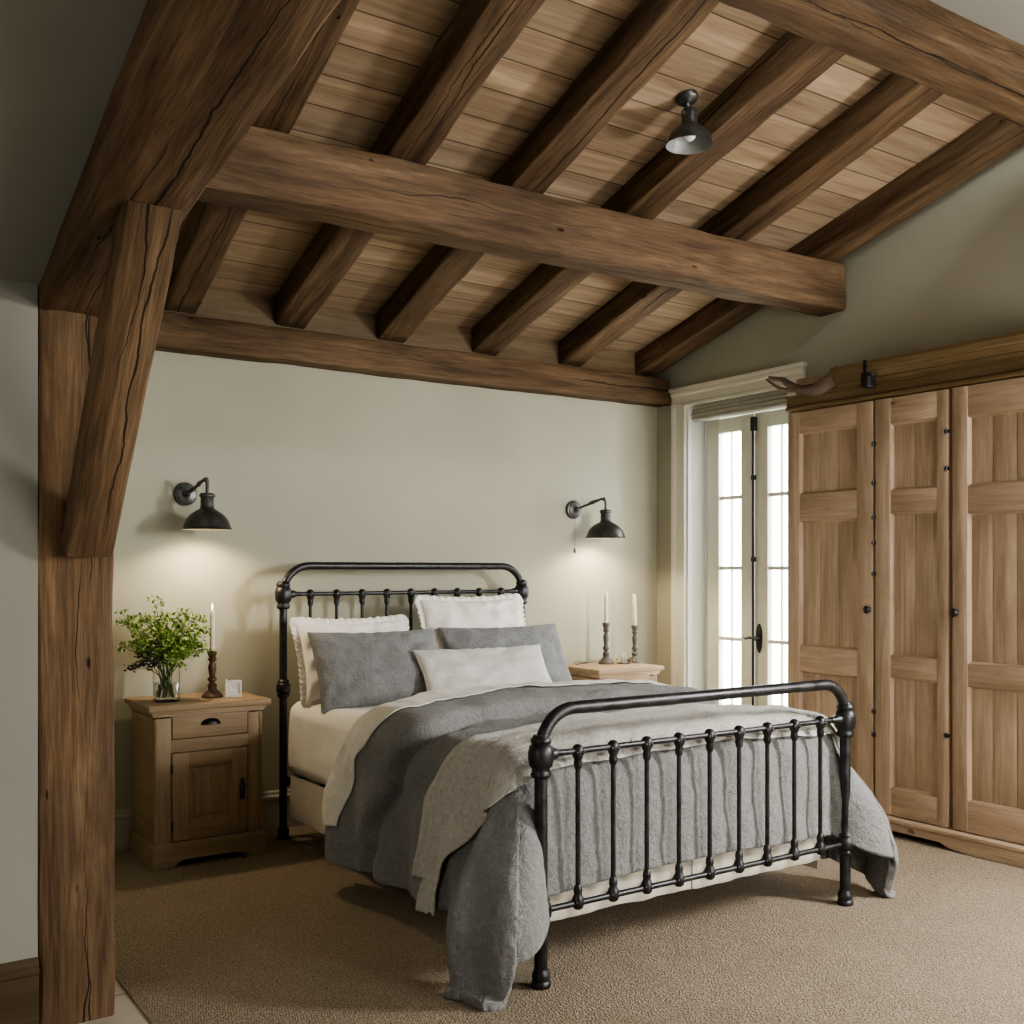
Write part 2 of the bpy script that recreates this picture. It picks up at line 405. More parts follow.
# skirtings
def skirting(name, mat, axis, a, b, face, sgn, h=.21):
    t = .018
    prof = [(0, -.005), (-sgn*t, -.005), (-sgn*t, h*.78), (-sgn*t*1.35, h*.8), (-sgn*t*1.35, h*.86), (-sgn*t*.8, h*.9), (-sgn*t*.7, h*.96), (-sgn*t*.3, h), (0, h)]
    if axis == 'X':   # runs along X, profile in (y,z)
        bm = P_([(face+p, z) for p, z in prof], 'X', a, b)
    else:
        bm = P_([(face+p, z) for p, z in prof], 'Y', a, b)
    return struct(name, bm, mat, 30)
skirting('baseboard_back', M['base'], 'X', .45, XR, YB, 1, .20)
skirting('baseboard_right', M['base'], 'Y', 5.13, YB-.02, XR, 1, .20)
skirting('baseboard_partition', M['skirt_wood'], 'X', -2.5, .583, 3.352, 1, .215)

# ------------------------------------------------------------------ timbers
timber('oak_post', (.691, 3.45, -.01), (.691, 3.45, 2.20), .217, .20, M['oak'], 'massive weathered oak post standing at the end of the partition wall', 'post', seed=1, amp=.006)
def zb(y): return 2.115+.1625*(3.349-y)      # underside of the principal beam
ang = math.atan(.1625)
o = timber('principal_beam', (.698, 3.56, zb(3.56)+.19), (.698, -1.28, zb(-1.28)+.19), .232, .38, M['oak'], 'huge cracked oak beam sloping up from the top of the post', 'beam', seed=2, amp=.008)
# brace: lower end flush on the post, upper end cut under the beam
timber('oak_brace', (.715, 3.335, 1.42), (.72, 2.645, 2.262), .138, .10, M['oak'], 'slanting oak brace propped between the post and the big sloping beam', 'brace', seed=3, amp=.004)
wp = timber('wall_plate', (.46, 5.20, 2.505), (4.70, 5.20, 2.505), .14, .168, M['oak_beam'], 'horizontal oak wall plate beam running along the top of the back wall', 'beam', seed=4)
ib = link('infill_board', B(-2.1, 2.1, -.005, .02, -.02, .17, bev=.002), m_pine('infill_pine', 0, .42, .7), wp); ib.location = (0, .02, .1)
timber('purlin', (.79, 3.83, 2.845), (4.70, 3.83, 2.885), .18, .255, M['oak_beam'], 'thick oak purlin crossing under the rafters halfway up the ceiling', 'beam', seed=5, amp=.008)
timber('ridge_beam', (.79, 2.325, 3.262), (4.70, 2.325, 3.262), .25, .175, M['oak_beam'], 'highest heavy oak beam, crossing the top of the board ceiling', 'beam', seed=6, amp=.009)
RW, RH = .175, .14
labs = ['oak rafter nearest the big sloping beam, above the bedside vase', 'second oak rafter from the big sloping beam, above the headboard post',
        'third oak rafter from the big sloping beam, left of the ceiling lamp by one bay', 'fourth oak rafter from the big sloping beam, the one beside the ceiling lamp',
        'oak rafter between the one beside the ceiling lamp and the one along the gable wall', 'oak rafter running tight along the gable wall above the french doors']
labs[2] = 'oak rafter between the second rafter and the one beside the ceiling lamp'
for i, (x, dx) in enumerate(((1.545, -.17), (2.125, -.17), (2.71, -.15), (3.32, -.09), (3.95, -.10), (4.56, .04))):
    off = RH/2+.003
    timber('rafter', (x, 5.26, zr(5.26)+off), (x+dx, 2.22, zr(2.22)+off), RW, RH, M['oak_beam'], labs[i], 'rafter', 'oak rafters under the board ceiling', seed=10+i)

# ------------------------------------------------------------------ door wall
DX = 4.85
# architrave + lining
bm = bmesh.new()
ap = [(0, 0), (.024, .0), (.024, .02), (.016, .03), (.016, .085), (.026, .10), (.026, .12), (.02, .128), (0, .128)]   # depth from wall, distance from opening
yL, yR_, zt_ = 4.985, 4.135, 2.398
prism(bm, [(XR-d, yL+w) for d, w in ap], 'Z', 0, zt_+.02)
prism(bm, [(XR-d, yR_-.0-w*.85) for d, w in ap], 'Z', 0, zt_+.02)
prism(bm, [(XR-d, zt_+w*.8) for d, w in ap], 'Y', yR_-.11, yL+.128)
box(bm, XR-.034, XR, yR_-.125, yL+.14, zt_+.10, zt_+.125, bev=.006)
struct('trim_1', bm, M['trim'], 30)
bm = bmesh.new()
box(bm, XR-.004, XR+.26, 4.97, 4.99, 0, 2.42, bev=.002); box(bm, XR-.004, XR+.26, 4.10, 4.12, 0, 2.42, bev=.002)
box(bm, XR-.004, XR+.26, 4.10, 4.99, 2.405, 2.43, bev=.002); box(bm, XR, XR+.27, 4.10, 4.99, -.005, .02, bev=.002)
box(bm, DX+.0, DX+.05, 4.948, 4.972, 0, 2.345, bev=.003); box(bm, DX, DX+.05, 4.118, 4.135, 0, 2.345, bev=.003); box(bm, DX, DX+.05, 4.118, 4.972, 2.315, 2.41, bev=.003)
struct('trim_2', bm, M['white'], 30)
def leaf(name, y0, y1, label):
    t = thing(name, label, 'door', (DX, 0, 0)); t['kind'] = 'structure'
    bm = bmesh.new(); st = .105
    ztop, pb, pt = 2.31, .47, 2.215
    box(bm, 0, .045, y0, y0+st, .02, ztop, .004); box(bm, 0, .045, y1-st, y1, .02, ztop, .004)
    box(bm, .001, .044, y0+st-.002, y1-st+.002, pt, ztop-.001, .004); box(bm, .001, .044, y0+st-.002, y1-st+.002, .02, .14, .004); box(bm, .001, .044, y0+st-.002, y1-st+.002, pb-.1, pb, .004)
    box(bm, .014, .03, y0+st-.01, y1-st+.01, .12, pb-.08, .004)
    link('door_frame', bm, M['door'], t, 30)
    for z in (.917, 1.362, 1.805):
        link('glazing_bar', B(.006, .04, y0+st-.003, y1-st+.003, z-.012, z+.012, bev=.005), M['door'], t, 30)
    ym = (y0+y1)/2
    link('glazing_bar', B(.012, .034, ym-.004, ym+.004, pb, pt, bev=.003), M['door'], t, 30)
    bm = bmesh.new(); bm.faces.new([bm.verts.new((.022, y, z)) for y, z in ((y0+st, pb), (y1-st, pb), (y1-st, pt), (y0+st, pt))])
    link('pane', bm, M['pane'], t, None)
    return t
d1 = leaf('door_1', 4.545, 4.945, 'cream glazed french door leaf farther from the wardrobe')
d2 = leaf('door_2', 4.138, 4.536, 'cream glazed french door leaf partly behind the wardrobe, with the black handle plate')
bm = bmesh.new(); tube(bm, [(-.018, 4.533, .25), (-.018, 4.533, 2.27)], .0075, 10); box(bm, -.026, 0, 4.514, 4.548, 2.20, 2.285, .003)
for z in (.4, 1.4, 1.9): box(bm, -.028, 0, 4.521, 4.541, z, z+.03, .002)
link('espagnolette_bolt', bm, M['iron'], d2, 40)
bm = bmesh.new(); zc = .935
pl = [(4.495+.022*math.cos(a)*(1), zc+.09*math.sin(a)) for a in [2*PI*k/20 for k in range(20)]]
prism(bm, pl, 'X', -.008, 0, bev=.002)
link('handle_plate', bm, M['iron'], d2, 40)
bm = bmesh.new(); tube(bm, [(-.008, 4.497, zc), (-.045, 4.497, zc)], .009, 10); sph(bm, (-.045, 4.497, zc), .016)
tube(bm, [(-.045, 4.497, zc), (-.052, 4.53, zc+.004), (-.05, 4.565, zc-.004), (-.043, 4.585, zc+.0)], [.008, .009, .008, .006], 10)
link('handle', bm, M['iron2'], d2, 40)
# folded roman blind
t = thing('roman_blind', 'natural linen roman blind folded up at the top of the french doors', 'blind', (4.77, 4.545, 2.318))
for k, (dz, dd) in enumerate(((.0, .032), (.022, .036), (.046, .03), (.07, .024))):
    bm = bmesh.new(); rings = []
    for i in range(41):
        y = -.42+.84*i/40; wv = noise.noise(Vector((y*6, k, 0)))*.004
        rings.append([(-dd*math.cos(a)+wv, y, dz+.018*math.sin(a)-.0+wv) for a in [PI*.5+PI*q/8-PI/2*0 for q in range(-8, 9)]])
    rings = [[(-(dd+.006*math.sin(y*9))*max(0, math.cos(a)), p, dz+.02*math.sin(a)+noise.noise(Vector((p*7, k, 4)))*.003) for a in [-PI/2+PI*q/10 for q in range(11)]] for p, y in [(-.42+.84*i/40, i) for i in range(41)]]
    loft(bm, rings); link('blind_fold', bm, M['blind'], t, 60)
link('headrail', B(-.02, .0, -.42, .42, .08, .125, bev=.003), M['blind'], t)
tag(link('terrace', B(5.0, 12, -2, 12, -.3, -.1, bev=0), M['outside'], None, None), kind='structure')

# ------------------------------------------------------------------ wardrobe
XF = 4.60
W = thing('wardrobe', 'tall built-in bleached pine wardrobe with panelled doors and brown cornice', 'wardrobe', (0, 0, 0))
bm = bmesh.new()
box(bm, XF+.045, 5.28, 4.0, 4.035, .05, 2.42, .003); box(bm, XF+.045, 5.28, 2.31, 2.34, .05, 2.42, .003); box(bm, 5.25, 5.28, 2.33, 4.01, .05, 2.42, 0)
box(bm, XF+.045, 5.25, 2.33, 4.01, .05, .09, 0); box(bm, XF+.045, 5.25, 2.33, 4.01, 2.38, 2.42, 0)
box(bm, XF+.02, XF+.05, 4.0, 4.052, .06, 2.26, .003)
box(bm, XF+.03, XF+.05, 3.46, 3.50, .06, 2.26, .002); box(bm, XF+.03, XF+.05, 3.02, 3.07, .06, 2.26, .002); box(bm, XF+.02, XF+.05, 2.31, 2.37, .06, 2.26, .002)
link('carcass', bm, M['pine_v'], W)
bm = bmesh.new(); prism(bm, [(XF-.012, .03), (XF+.05, .03), (XF+.05, .10), (XF-.004, .10), (XF-.018, .088), (XF-.018, .075), (XF-.008, .065)], 'Y', 2.31, 4.052)
link('plinth', bm, M['pine_h'], W, 30)
for ya, yb in ((2.33, 3.10), (3.75, 4.05)):
    n = 14; poly = [(ya, .035)]+[(yb, .035)]
    edge = [(yb-(yb-ya)*.32*(1-math.cos(PI/2*k/8)) if True else 0, .035-.037*math.sin(PI/2*k/8)) for k in range(1, 9)]
    poly = [(ya, .034), (ya, .0)]+[(p, z) for p, z in reversed(edge)]+[(yb, .034)]
    if ya > 3: poly = [(2*3.9-p, z) for p, z in poly]
    bm = bmesh.new(); prism(bm, poly, 'X', XF-.01, XF+.05, bev=.003); link('bracket_foot', bm, M['pine_h'], W, 40)
# cornice with stepped mouldings; frieze runs farther than the top moulding
fr = [(XF-.005, 2.232), (XF-.022, 2.236), (XF-.022, 2.25), (XF-.012, 2.256), (XF-.012, 2.30), (XF-.02, 2.306), (XF-.02, 2.318), (XF+.06, 2.318), (XF+.06, 2.232)]
bm = bmesh.new(); prism(bm, fr, 'Y', 2.31, 4.052)
for zz, xx in ((2.2535, .0175), (2.304, .0155)): box(bm, XF-xx-.001, XF-xx+.02, 2.312, 4.05, zz-.003, zz+.003, 0, 1)  # dark strips paint in the groove shade that the mouldings don't cast
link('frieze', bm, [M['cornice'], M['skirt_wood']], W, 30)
cr = [(XF-.012, 2.312), (XF-.022, 2.318), (XF-.026, 2.335), (XF-.04, 2.352), (XF-.046, 2.368), (XF-.06, 2.38), (XF-.064, 2.395), (XF-.074, 2.40), (XF-.074, 2.418), (XF+.08, 2.418), (XF+.08, 2.312)]
bm = bmesh.new(); prism(bm, cr, 'Y', 2.31, 3.70)
for zz, xx in ((2.337, .0275), (2.3705, .0475), (2.3975, .066)): box(bm, XF-xx-.001, XF-xx+.02, 2.312, 3.698, zz-.002, zz+.002, 0, 1)  # groove shade of the top moulding, laid in as dark strips
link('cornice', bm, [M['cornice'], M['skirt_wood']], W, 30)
# curled, weathered end of the broken cornice
bm = bmesh.new(); rings = []
for i in range(25):
    t_ = i/24; y = 3.70+.46*t_; zc_ = 2.385-.062*math.sin(PI*min(1, t_*1.25))+.055*t_**2; w = .055*(1-t_)**.55+.008; hh = .042*(1-t_)**.8+.010
    xc = XF-.005-.03*t_
    ring = []
    for k in range(14):
        a = 2*PI*k/14; e = 1+.12*noise.noise(Vector((y*18, math.cos(a)*2, math.sin(a)*2)))
        dip = -.022*(1-abs(math.cos(a)))*(math.sin(a) > 0)*math.sin(PI*t_)
        ring.append((xc+w*math.cos(a)*e, y, zc_+hh*math.sin(a)*e+dip))
    rings.append(ring)
loft(bm, rings); tag(link('cornice_end', bm, M['drift'], W, 60), 'curled grey weathered broken end of the cornice')
bm = bmesh.new(); rings = []
for i in range(21):
    t_ = i/20; y = 3.98+.19*t_; rings.append([(XF-.04+.012*math.cos(a), y, 2.345+.085*t_-.02*math.sin(PI*t_)+.014*(1-.5*t_)*math.sin(a)) for a in [2*PI*k/10 for k in range(10)]])
loft(bm, rings); tag(link('cornice_splinter', bm, M['drift'], W, 60), 'pale upturned splinter of the cornice end')
bm = bmesh.new(); box(bm, XF-.082, XF-.02, 3.455, 3.50, 2.285, 2.36, .003); box(bm, XF-.08, XF-.074, 3.468, 3.488, 2.35, 2.425, .002)
box(bm, XF-.086, XF-.04, 3.43, 3.455, 2.338, 2.352, .002)
tag(link('bracket', bm, M['iron'], W), 'black iron strap on the cornice')
RB, RT = .105, 2.226
def wdoor(y0, y1, rows, ps, knob_y, hinge_y, nb, hzs=()):
    """rows: list of (z0,z1) panels"""
    d = bmesh.new(); sw = (y1-y0)*.19
    pa, pb = y0+sw*ps[0], y1-sw*ps[1]
    box(d, XF, XF+.035, y0, pa, RB, RT, .004, 0); box(d, XF, XF+.035, pb, y1, RB, RT, .004, 0)
    zs_ = [RB]+[v for r in rows for v in r]+[RT]
    for a, b in zip(zs_[0::2], zs_[1::2]): box(d, XF+.002, XF+.033, pa-.002, pb+.002, a, b, .004, 1)
    o = link('door', d, [M['pine_v'], M['pine_h']], W, 30)
    for a, b in rows:
        p = bmesh.new(); n = nb
        for k in range(n):
            u0 = pa+(pb-pa)*k/n; u1 = pa+(pb-pa)*(k+1)/n
            box(p, XF+.020, XF+.030, u0+.0008, u1-.0008, a-.004, b+.004, .0025, 0)
        # moulding round the panel
        m_ = .012
        prism(p, [(XF+.002, a), (XF+.022, a), (XF+.022, a+m_)], 'Y', pa, pb, 1); prism(p, [(XF+.002, b), (XF+.022, b-m_), (XF+.022, b)], 'Y', pa, pb, 1)
        prism(p, [(XF+.002, pa), (XF+.022, pa), (XF+.022, pa+m_)], 'Z', a, b, 0); prism(p, [(XF+.002, pb), (XF+.022, pb-m_), (XF+.022, pb)], 'Z', a, b, 0)
        link('panel', p, [M['pine_v'], M['pine_h']], o, 30)
    if knob_y is not None:
        k = bmesh.new(); zk = 1.145
        lathe(k, [(.011, 0), (.013, -.002), (.008, -.006), (.007, -.014), (.016, -.02), (.018, -.026), (.014, -.032), (.001, -.034)], 14, (0, 0, 0), axis='X')
        for v in k.verts: v.co = Vector((v.co.x+XF, v.co.y+knob_y, v.co.z*1.2+zk))
        link('knob', k, M['iron'], o, 60)
    for z in hzs:
        h = bmesh.new(); box(h, XF-.002, XF+.004, hinge_y-.014, hinge_y+.014, z-.009, z+.009, .001); tube(h, [(XF-.004, hinge_y, z-.014), (XF-.004, hinge_y, z+.014)], .0035, 8)
        link('hinge', h, M['iron'], o, 40)
    return o
wdoor(3.487, 4.048, [(.26, .79), (.93, 1.62), (1.77, 2.11)], (.95, .72), 3.51, 3.482, 3, (2.0, 1.80, 1.62, 1.49, 1.33, .62, .50))
wdoor(3.057, 3.474, [(.242, .806), (.916, 1.639), (1.754, 2.093)], (.75, 1.15), None, 3.063, 2, (2.02, 1.84, .55))
wdoor(2.37, 3.03, [(.25, .80), (.905, 1.62), (1.75, 2.08)], (.9, .6), 3.012, None, 4)

# ------------------------------------------------------------------ bedside cabinets
def cabinet(name, label, x0, x1, yf, yb, H, mv, mx, my):
    w = x1-x0; d = yb-yf
    T = thing(name, label, 'bedside cabinet', (x0, yf, 0))
    bm = bmesh.new()     # body: local x 0..w, y 0 (front)..d
    box(bm, .012, .03, .03, d, .10, H-.06, .002, 2); box(bm, w-.03, w-.012, .03, d, .10, H-.06, .002, 2); box(bm, .02, w-.02, d-.015, d, .10, H-.06, 0)
    box(bm, .02, w-.02, .03, d-.01, .10, .12, 0, 1)
    sw = .092*w/.55
    box(bm, .012, sw, .012, .035, .10, H-.06, .006); box(bm, w-sw*.92, w-.012, .012, .035, .10, H-.06, .006)       # front stiles
    for cx in (.022, w-.022): lathe(bm, [(.012, .115), (.013, .13), (.013, H-.09), (.015, H-.08), (.012, H-.065)], 12, (cx, .022, 0))
    zd0 = .575/.735*H; zd1 = .692/.735*H; zo0 = .112; zo1 = .516/.735*H
    for a, b in ((.10, zo0), (zo1, zd0), (zd1, H-.06)): box(bm, sw-.004, w-sw*.92+.004, .014, .034, a, b, .003, 1)
    link('carcass', bm, [mv, mx, my], T, 30)
    top = bmesh.new()
    prof = [(0, H-.062), (.012, H-.055), (.014, H-.045), (.030, H-.036), (.033, H-.028)]
    for k, (o_, z) in enumerate(((.003, H-.054), (.009, H-.043), (.014, H-.033))): box(top, -o_+.006, w+o_-.006, -o_+.008, d, z, z+.014, .004, 0)
    box(top, -.022, w+.022, -.022, d+.005, H-.026, H, .008, 0)
    link('top', top, mx, T, 40)
    # plinth with an arched cut-out
    pl = bmesh.new()
    arc = [(.0, 0), (.0, .095), (w, .095), (w, 0), (w*.82, 0), (w*.80, .015), (w*.765, .022), (w*.74, .034), (w*.26, .034), (w*.235, .022), (w*.2, .015), (w*.18, 0)]
    prism(pl, arc, 'Y', -.004, .018, 0, .003)
    prism(pl, [(.018, 0), (d, 0), (d, .095), (.018, .095)], 'X', 0.0, .018, 0, .003); prism(pl, [(.018, 0), (d, 0), (d, .095), (.018, .095)], 'X', w-.018, w, 0, .003)
    for z0_, o_ in ((.09, .002), (.10, -.003)): box(pl, -o_, w+o_, -.004-o_, d, z0_, z0_+.012, .004)
    link('plinth', pl, mx, T, 40)
    dr = bmesh.new(); a, b = sw+.003, w-sw*.92-.003
    box(dr, a, b, .010, .03, zd0+.003, zd1-.003, .004)
    D = link('drawer', dr, mx, T, 40)
    cx, cz = (a+b)/2, zd0+(zd1-zd0)*.62
    h = bmesh.new(); rings = []
    for i in range(9):
        t_ = PI*i/8; r_ = .044*math.sin(t_)**.5 if False else 1
        rings.append([(cx-.044*math.cos(t_), .010-.024*math.sin(t_)*math.sin(q), cz-.012+.026*math.sin(t_)**.7*math.cos(q)+.0) for q in [PI/2*k/6 for k in range(7)]])
    loft(h, rings, False, False); bmesh.ops.solidify(h, geom=list(h.faces), thickness=.003)
    box(h, cx-.047, cx+.047, .006, .011, cz-.016, cz-.008, .002)
    link('cup_pull', h, M['iron'], D, 60)
    do = bmesh.new(); z0, z1 = zo0+.003, zo1-.003; fs = .078*w/.55
    box(do, a, a+fs, .010, .03, z0, z1, .003, 0); box(do, b-fs, b, .010, .03, z0, z1, .003, 0)
    box(do, a+fs-.002, b-fs+.002, .011, .029, z0, z0+.075, .003, 1); box(do, a+fs-.002, b-fs+.002, .011, .029, z1-.065, z1, .003, 1)
    O = link('door', do, [mv, mx], T, 30)
    p = bmesh.new(); pa, pb, qa, qb = a+fs, b-fs, z0+.075, z1-.065
    t = bmesh.new(); rr = [[(pa, .026, qa), (pb, .026, qa), (pb, .026, qb), (pa, .026, qb)]]
    e1, e2, e3 = .012, .02, .036
    for e, y in ((0, .013), (e1, .024), (e2, .025), (e3, .017)): rr.append([(pa+e, y, qa+e), (pb-e, y, qa+e), (pb-e, y, qb-e), (pa+e, y, qb-e)])
    loft(t, rr); merge(p, t)
    link('panel', p, mv, O, 20)
    la = bmesh.new(); lx, lz = b-fs*.35, z0+(z1-z0)*.5
    box(la, lx-.013, lx+.013, .004, .011, lz-.045, lz+.035, .003); sph(la, (lx, .004, lz+.045), .011, (1, .5, 1.3)); box(la, lx-.016, lx+.016, -.003, .008, lz+.012, lz+.024, .003)
    tube(la, [(lx, .0, lz), (lx, -.006, lz-.01), (lx, -.004, lz-.03)], .005, 8)
    link('latch', la, M['iron'], O, 40)
    for z in (z0+.07, z1-.07):
        hg = bmesh.new(); tube(hg, [(a-.002, .007, z-.022), (a-.002, .007, z+.022)], .0045, 8); link('hinge', hg, M['iron'], O, 40)
    return T
cabinet('bedside_cabinet', 'brown pine bedside cabinet carrying the vase of flowers', 1.317, 1.845, 4.835, 5.245, .738, M['ns_v'], M['ns_x'], M['ns_y'])
cabinet('bedside_cabinet', 'pale pine bedside cabinet carrying two candlesticks near the french doors', 3.88, 4.345, 4.835, 5.245, .768, M['nsl_v'], M['nsl_x'], M['nsl_y'])

# ------------------------------------------------------------------ iron bed
bed = thing('iron_bed', 'black iron bed frame with hooped headboard and railed footboard', 'bed', (2.75, 2.79, 0))
PX = .755; TR = .0205
def hoop(y, ztop, cr, PX):
    pts = [(-PX, y, .01), (-PX, y, ztop-cr)]
    pts += [(-PX+cr-cr*math.cos(a), y, ztop-cr+cr*math.sin(a)) for a in [PI/2*k/12 for k in range(1, 13)]]
    pts += [(-x, y_, z) for x, y_, z in reversed(pts)]
    return pts
def bed_end(y, ztop, zrail, zlow, zcol, name, dx0, cr, PX, TR):
    H = bed; bm = bmesh.new(); tube(bm, hoop(y, ztop, cr, PX), TR, 20)
    E_ = link(name, bm, M['iron'], bed, 60)
    for sx in (-1, 1):
        x = sx*PX
        c = bmesh.new()
        lathe(c, [(.024, -.075), (.032, -.07), (.034, -.06), (.030, -.052), (.030, -.042), (.038, -.034), (.042, -.012), (.042, .012), (.037, .03), (.031, .036), (.034, .044), (.034, .052), (.027, .06), (.024, .066)], 24, (x, y, zrail))
        lathe(c, [(.02, 0), (.02, .018), (.013, .03), (.012, .05)], 14, (0, 0, 0), axis='X')
        for v in list(c.verts)[-4*14:]: v.co = Vector((x-sx*(v.co.x+.038), y+v.co.y, zrail+v.co.z))
        link('post_ball', c, M['iron'], E_, 50)
        c = bmesh.new(); lathe(c, [(.024, -.05), (.031, -.044), (.031, -.034), (.027, -.028), (.035, -.02), (.036, .008), (.032, .018), (.027, .024), (.03, .032), (.024, .04)], 24, (x, y, zcol))
        link('post_collar', c, M['iron'], E_, 50)
        c = bmesh.new(); lathe(c, [(.030, 0), (.033, .006), (.031, .016), (.027, .022), (.030, .030), (.030, .044), (.0245, .054), (.0235, .06)], 24, (x, y, 0))
        link('post_foot', c, M['iron'], E_, 50)
    for z in (zrail, zlow):
        c = bmesh.new(); tube(c, [(-PX+.03, y, z), (PX-.03, y, z)], .0105, 12); link('cross_rail', c, M['iron'], bed, 60)
    n = 9
    for k in range(n):
        x = -PX+2*PX*(k+1)/(n+1)
        s = bmesh.new(); tube(s, [(x, y, zlow), (x, y, zrail)], .0085, 10)
        for z, sg in ((zrail, 1), (zlow, -1)):
            lathe(s, [(.009, z-sg*.062), (.013, z-sg*.056), (.0155, z-sg*.04), (.013, z-sg*.03), (.016, z-sg*.024), (.0205, z-sg*.012), (.021, z), (.019, z+sg*.012), (.012, z+sg*.02), (.002, z+sg*.023)], 12, (x, y, 0))
        for a in range(5):
            t_ = 2*PI*a/5; sph(s, (x+.019*math.cos(t_), y+.019*math.sin(t_), zrail-.004), .0075, seg=8); sph(s, (x+.018*math.cos(t_), y+.018*math.sin(t_), zlow+.004), .007, seg=8)
        link('spindle', s, M['iron'], bed, 50)
    return E_
bed_end(0, .915-TR, .750, .245, .25, 'footboard_hoop', 0, .13, .755, .0215)
bed_end(2.265, 1.392-TR, 1.228, .62, .76, 'headboard_hoop', 0, .14, .728, .0195)
for sx in (-1, 1):
    bm = bmesh.new(); box(bm, sx*.69-.012, sx*.69+.012, .13, 2.235, .27, .32, .003); box(bm, sx*.70-.03, sx*.70+.03, 2.225, 2.265, .27, .31, .004)
    link('side_rail', bm, M['iron'], bed)
bm = bmesh.new()
for k in range(9): box(bm, -.69, .69, .2+k*.24, .24+k*.24, .31, .325, .002)
link('slat_base', bm, M['iron'], bed)

# mattress under its fitted sheet
def soft_box(x0, x1, y0, y1, z0, z1, r, amp, sc=6, n=36):
    bm = bmesh.new(); bmesh.ops.create_cube(bm, size=1); bmesh.ops.subdivide_edges(bm, edges=list(bm.edges), cuts=n, use_grid_fill=True)
    cx, cy, cz = (x0+x1)/2, (y0+y1)/2, (z0+z1)/2; hx, hy, hz = (x1-x0)/2, (y1-y0)/2, (z1-z0)/2
    for v in bm.verts:
        p = Vector((v.co.x*2*hx, v.co.y*2*hy, v.co.z*2*hz))
        q = Vector((max(-hx+r, min(hx-r, p.x)), max(-hy+r, min(hy-r, p.y)), max(-hz+r, min(hz-r, p.z))))
        d = p-q
        if d.length > 1e-6: p = q+d.normalized()*r
        w = Vector((cx, cy, cz))+p
        nn = d.normalized() if d.length > 1e-6 else Vector((0, 0, 1))
        v.co = w+nn*amp*(noise.noise(w*sc)+.5*noise.noise(w*sc*2.3))
    return bm
bm = soft_box(2.015, 3.485, 2.93, 5.02, .325, .70, .075, .008)
tag(link('mattress', bm, M['white_c'], None, 180), 'deep mattress in a cream fitted sheet on the iron bed', 'mattress')
# valance
bm = bmesh.new(); path = []
def seg_pts(a, b, n): return [(a[0]+(b[0]-a[0])*i/n, a[1]+(b[1]-a[1])*i/n) for i in range(n)]
runs = [((2.03, 4.98), (2.03, 2.90)), ((2.03, 2.885), (2.752, 2.885)), ((2.758, 2.887), (3.47, 2.885)), ((3.47, 2.90), (3.47, 4.98))]
for a, b in runs:
    n = 90; rings = []
    nx, ny = (b[1]-a[1]), -(b[0]-a[0]); ln = math.hypot(nx, ny); nx, ny = -nx/ln, -ny/ln
    for i in range(n+1):
        x = a[0]+(b[0]-a[0])*i/n; y = a[1]+(b[1]-a[1])*i/n; col = []
        for k in range(7):
            t_ = k/6; w = noise.noise(Vector((x*9, y*9, 1)))*.016*t_+noise.noise(Vector((x*25, y*25, 2)))*.006*t_
            col.append((x-nx*(w-.0), y-ny*(w-.0), -0+.335-(.335-(.165 if ny**2 > .5 else .12)-.01*noise.noise(Vector((x*5, y*5, 4))))*t_))
        rings.append(col)
    loft(bm, rings, False, False)
tag(link('bed_valance', bm, M['skirt'], None, 180), 'cream cotton valance skirt hanging below the mattress', 'valance')

# ------------------------------------------------------------------ draped bedding
xL, xR_, yF = 2.035, 3.465, 2.955
def sm(a, b, t):
    t = max(0, min(1, (t-a)/(b-a))); return t*t*(3-2*t)
def hang(d, r, fl):
    if d < r*PI/2: return r*math.sin(d/r), r*(1-math.cos(d/r))
    e = d-r*PI/2; return r+fl*e, r+e*math.sqrt(max(0, 1-fl*fl))
def base(x, y):
    cxm = max(xL, min(xR_, x)); cym = max(yF, y)
    zt = .728+.022*(1-((cxm-2.75)/.72)**2)+.008*noise.noise(Vector((cxm*3, cym*3, 0)))
    sx = -1 if x < xL else (1 if x > xR_ else 0)
    dx = max(xL-x, x-xR_, 0); dy = max(0, yF-y)
    if dx <= 0 and dy <= 0: return Vector((x, y, zt))
    if dx <= 0:
        o, dr = hang(dy, .115, .035); return Vector((x, yF-o, zt-dr))
    if dy <= 0:
        ph = noise.noise(Vector((y*2.3, sx*3, 0)))
        o, dr = hang(dx, .09, .06+.05*sm(3.5, 2.95, y))
        t_ = min(1, dr/.6)
        o += t_**1.3*(.026*math.sin(2*PI*(y+.10*t_)/.31+2.2*ph+sx)+.02*ph)*sm(2.94, 3.1, y)
        dirx, diry = sx, 0
    else:
        d = (dx**3.2+dy**3.2)**(1/3.2)
        ph = math.atan2(dy, dx)
        psi = R(52)*sm(0, R(60), ph) if ph < R(62) else R(52)+R(38)*sm(R(62), R(90), ph)
        k = sm(0, R(20), ph)*(1-sm(R(68), R(89), ph))
        fl = .11*(1-sm(R(60), R(90), ph))+.035*sm(R(60), R(90), ph)+.13*k
        d *= 1+(.24 if sx < 0 else .15)*k
        o, dr = hang(d, .09+.025*sm(R(45), R(90), ph), fl)
        o += .14*k*sm(.03, .42, dr)-.05*k*sm(.5, .72, dr)+.012*math.sin(ph*9)*min(1, dr/.4)*k
        dirx, diry = sx*math.cos(psi), -math.sin(psi)
    z = zt-dr
    if z < .022:
        o += (.022-z)*.15; z = .022+.006*noise.noise(Vector((x*9, y*9, 3)))+.004
    return Vector((cxm+dirx*o, cym+diry*o, z))
def nrm(x, y, e=.008):
    a = base(x+e, y)-base(x-e, y); b = base(x, y+e)-base(x, y-e); n = a.cross(b)
    return n.normalized() if n.length > 1e-9 else Vector((0, 0, 1))
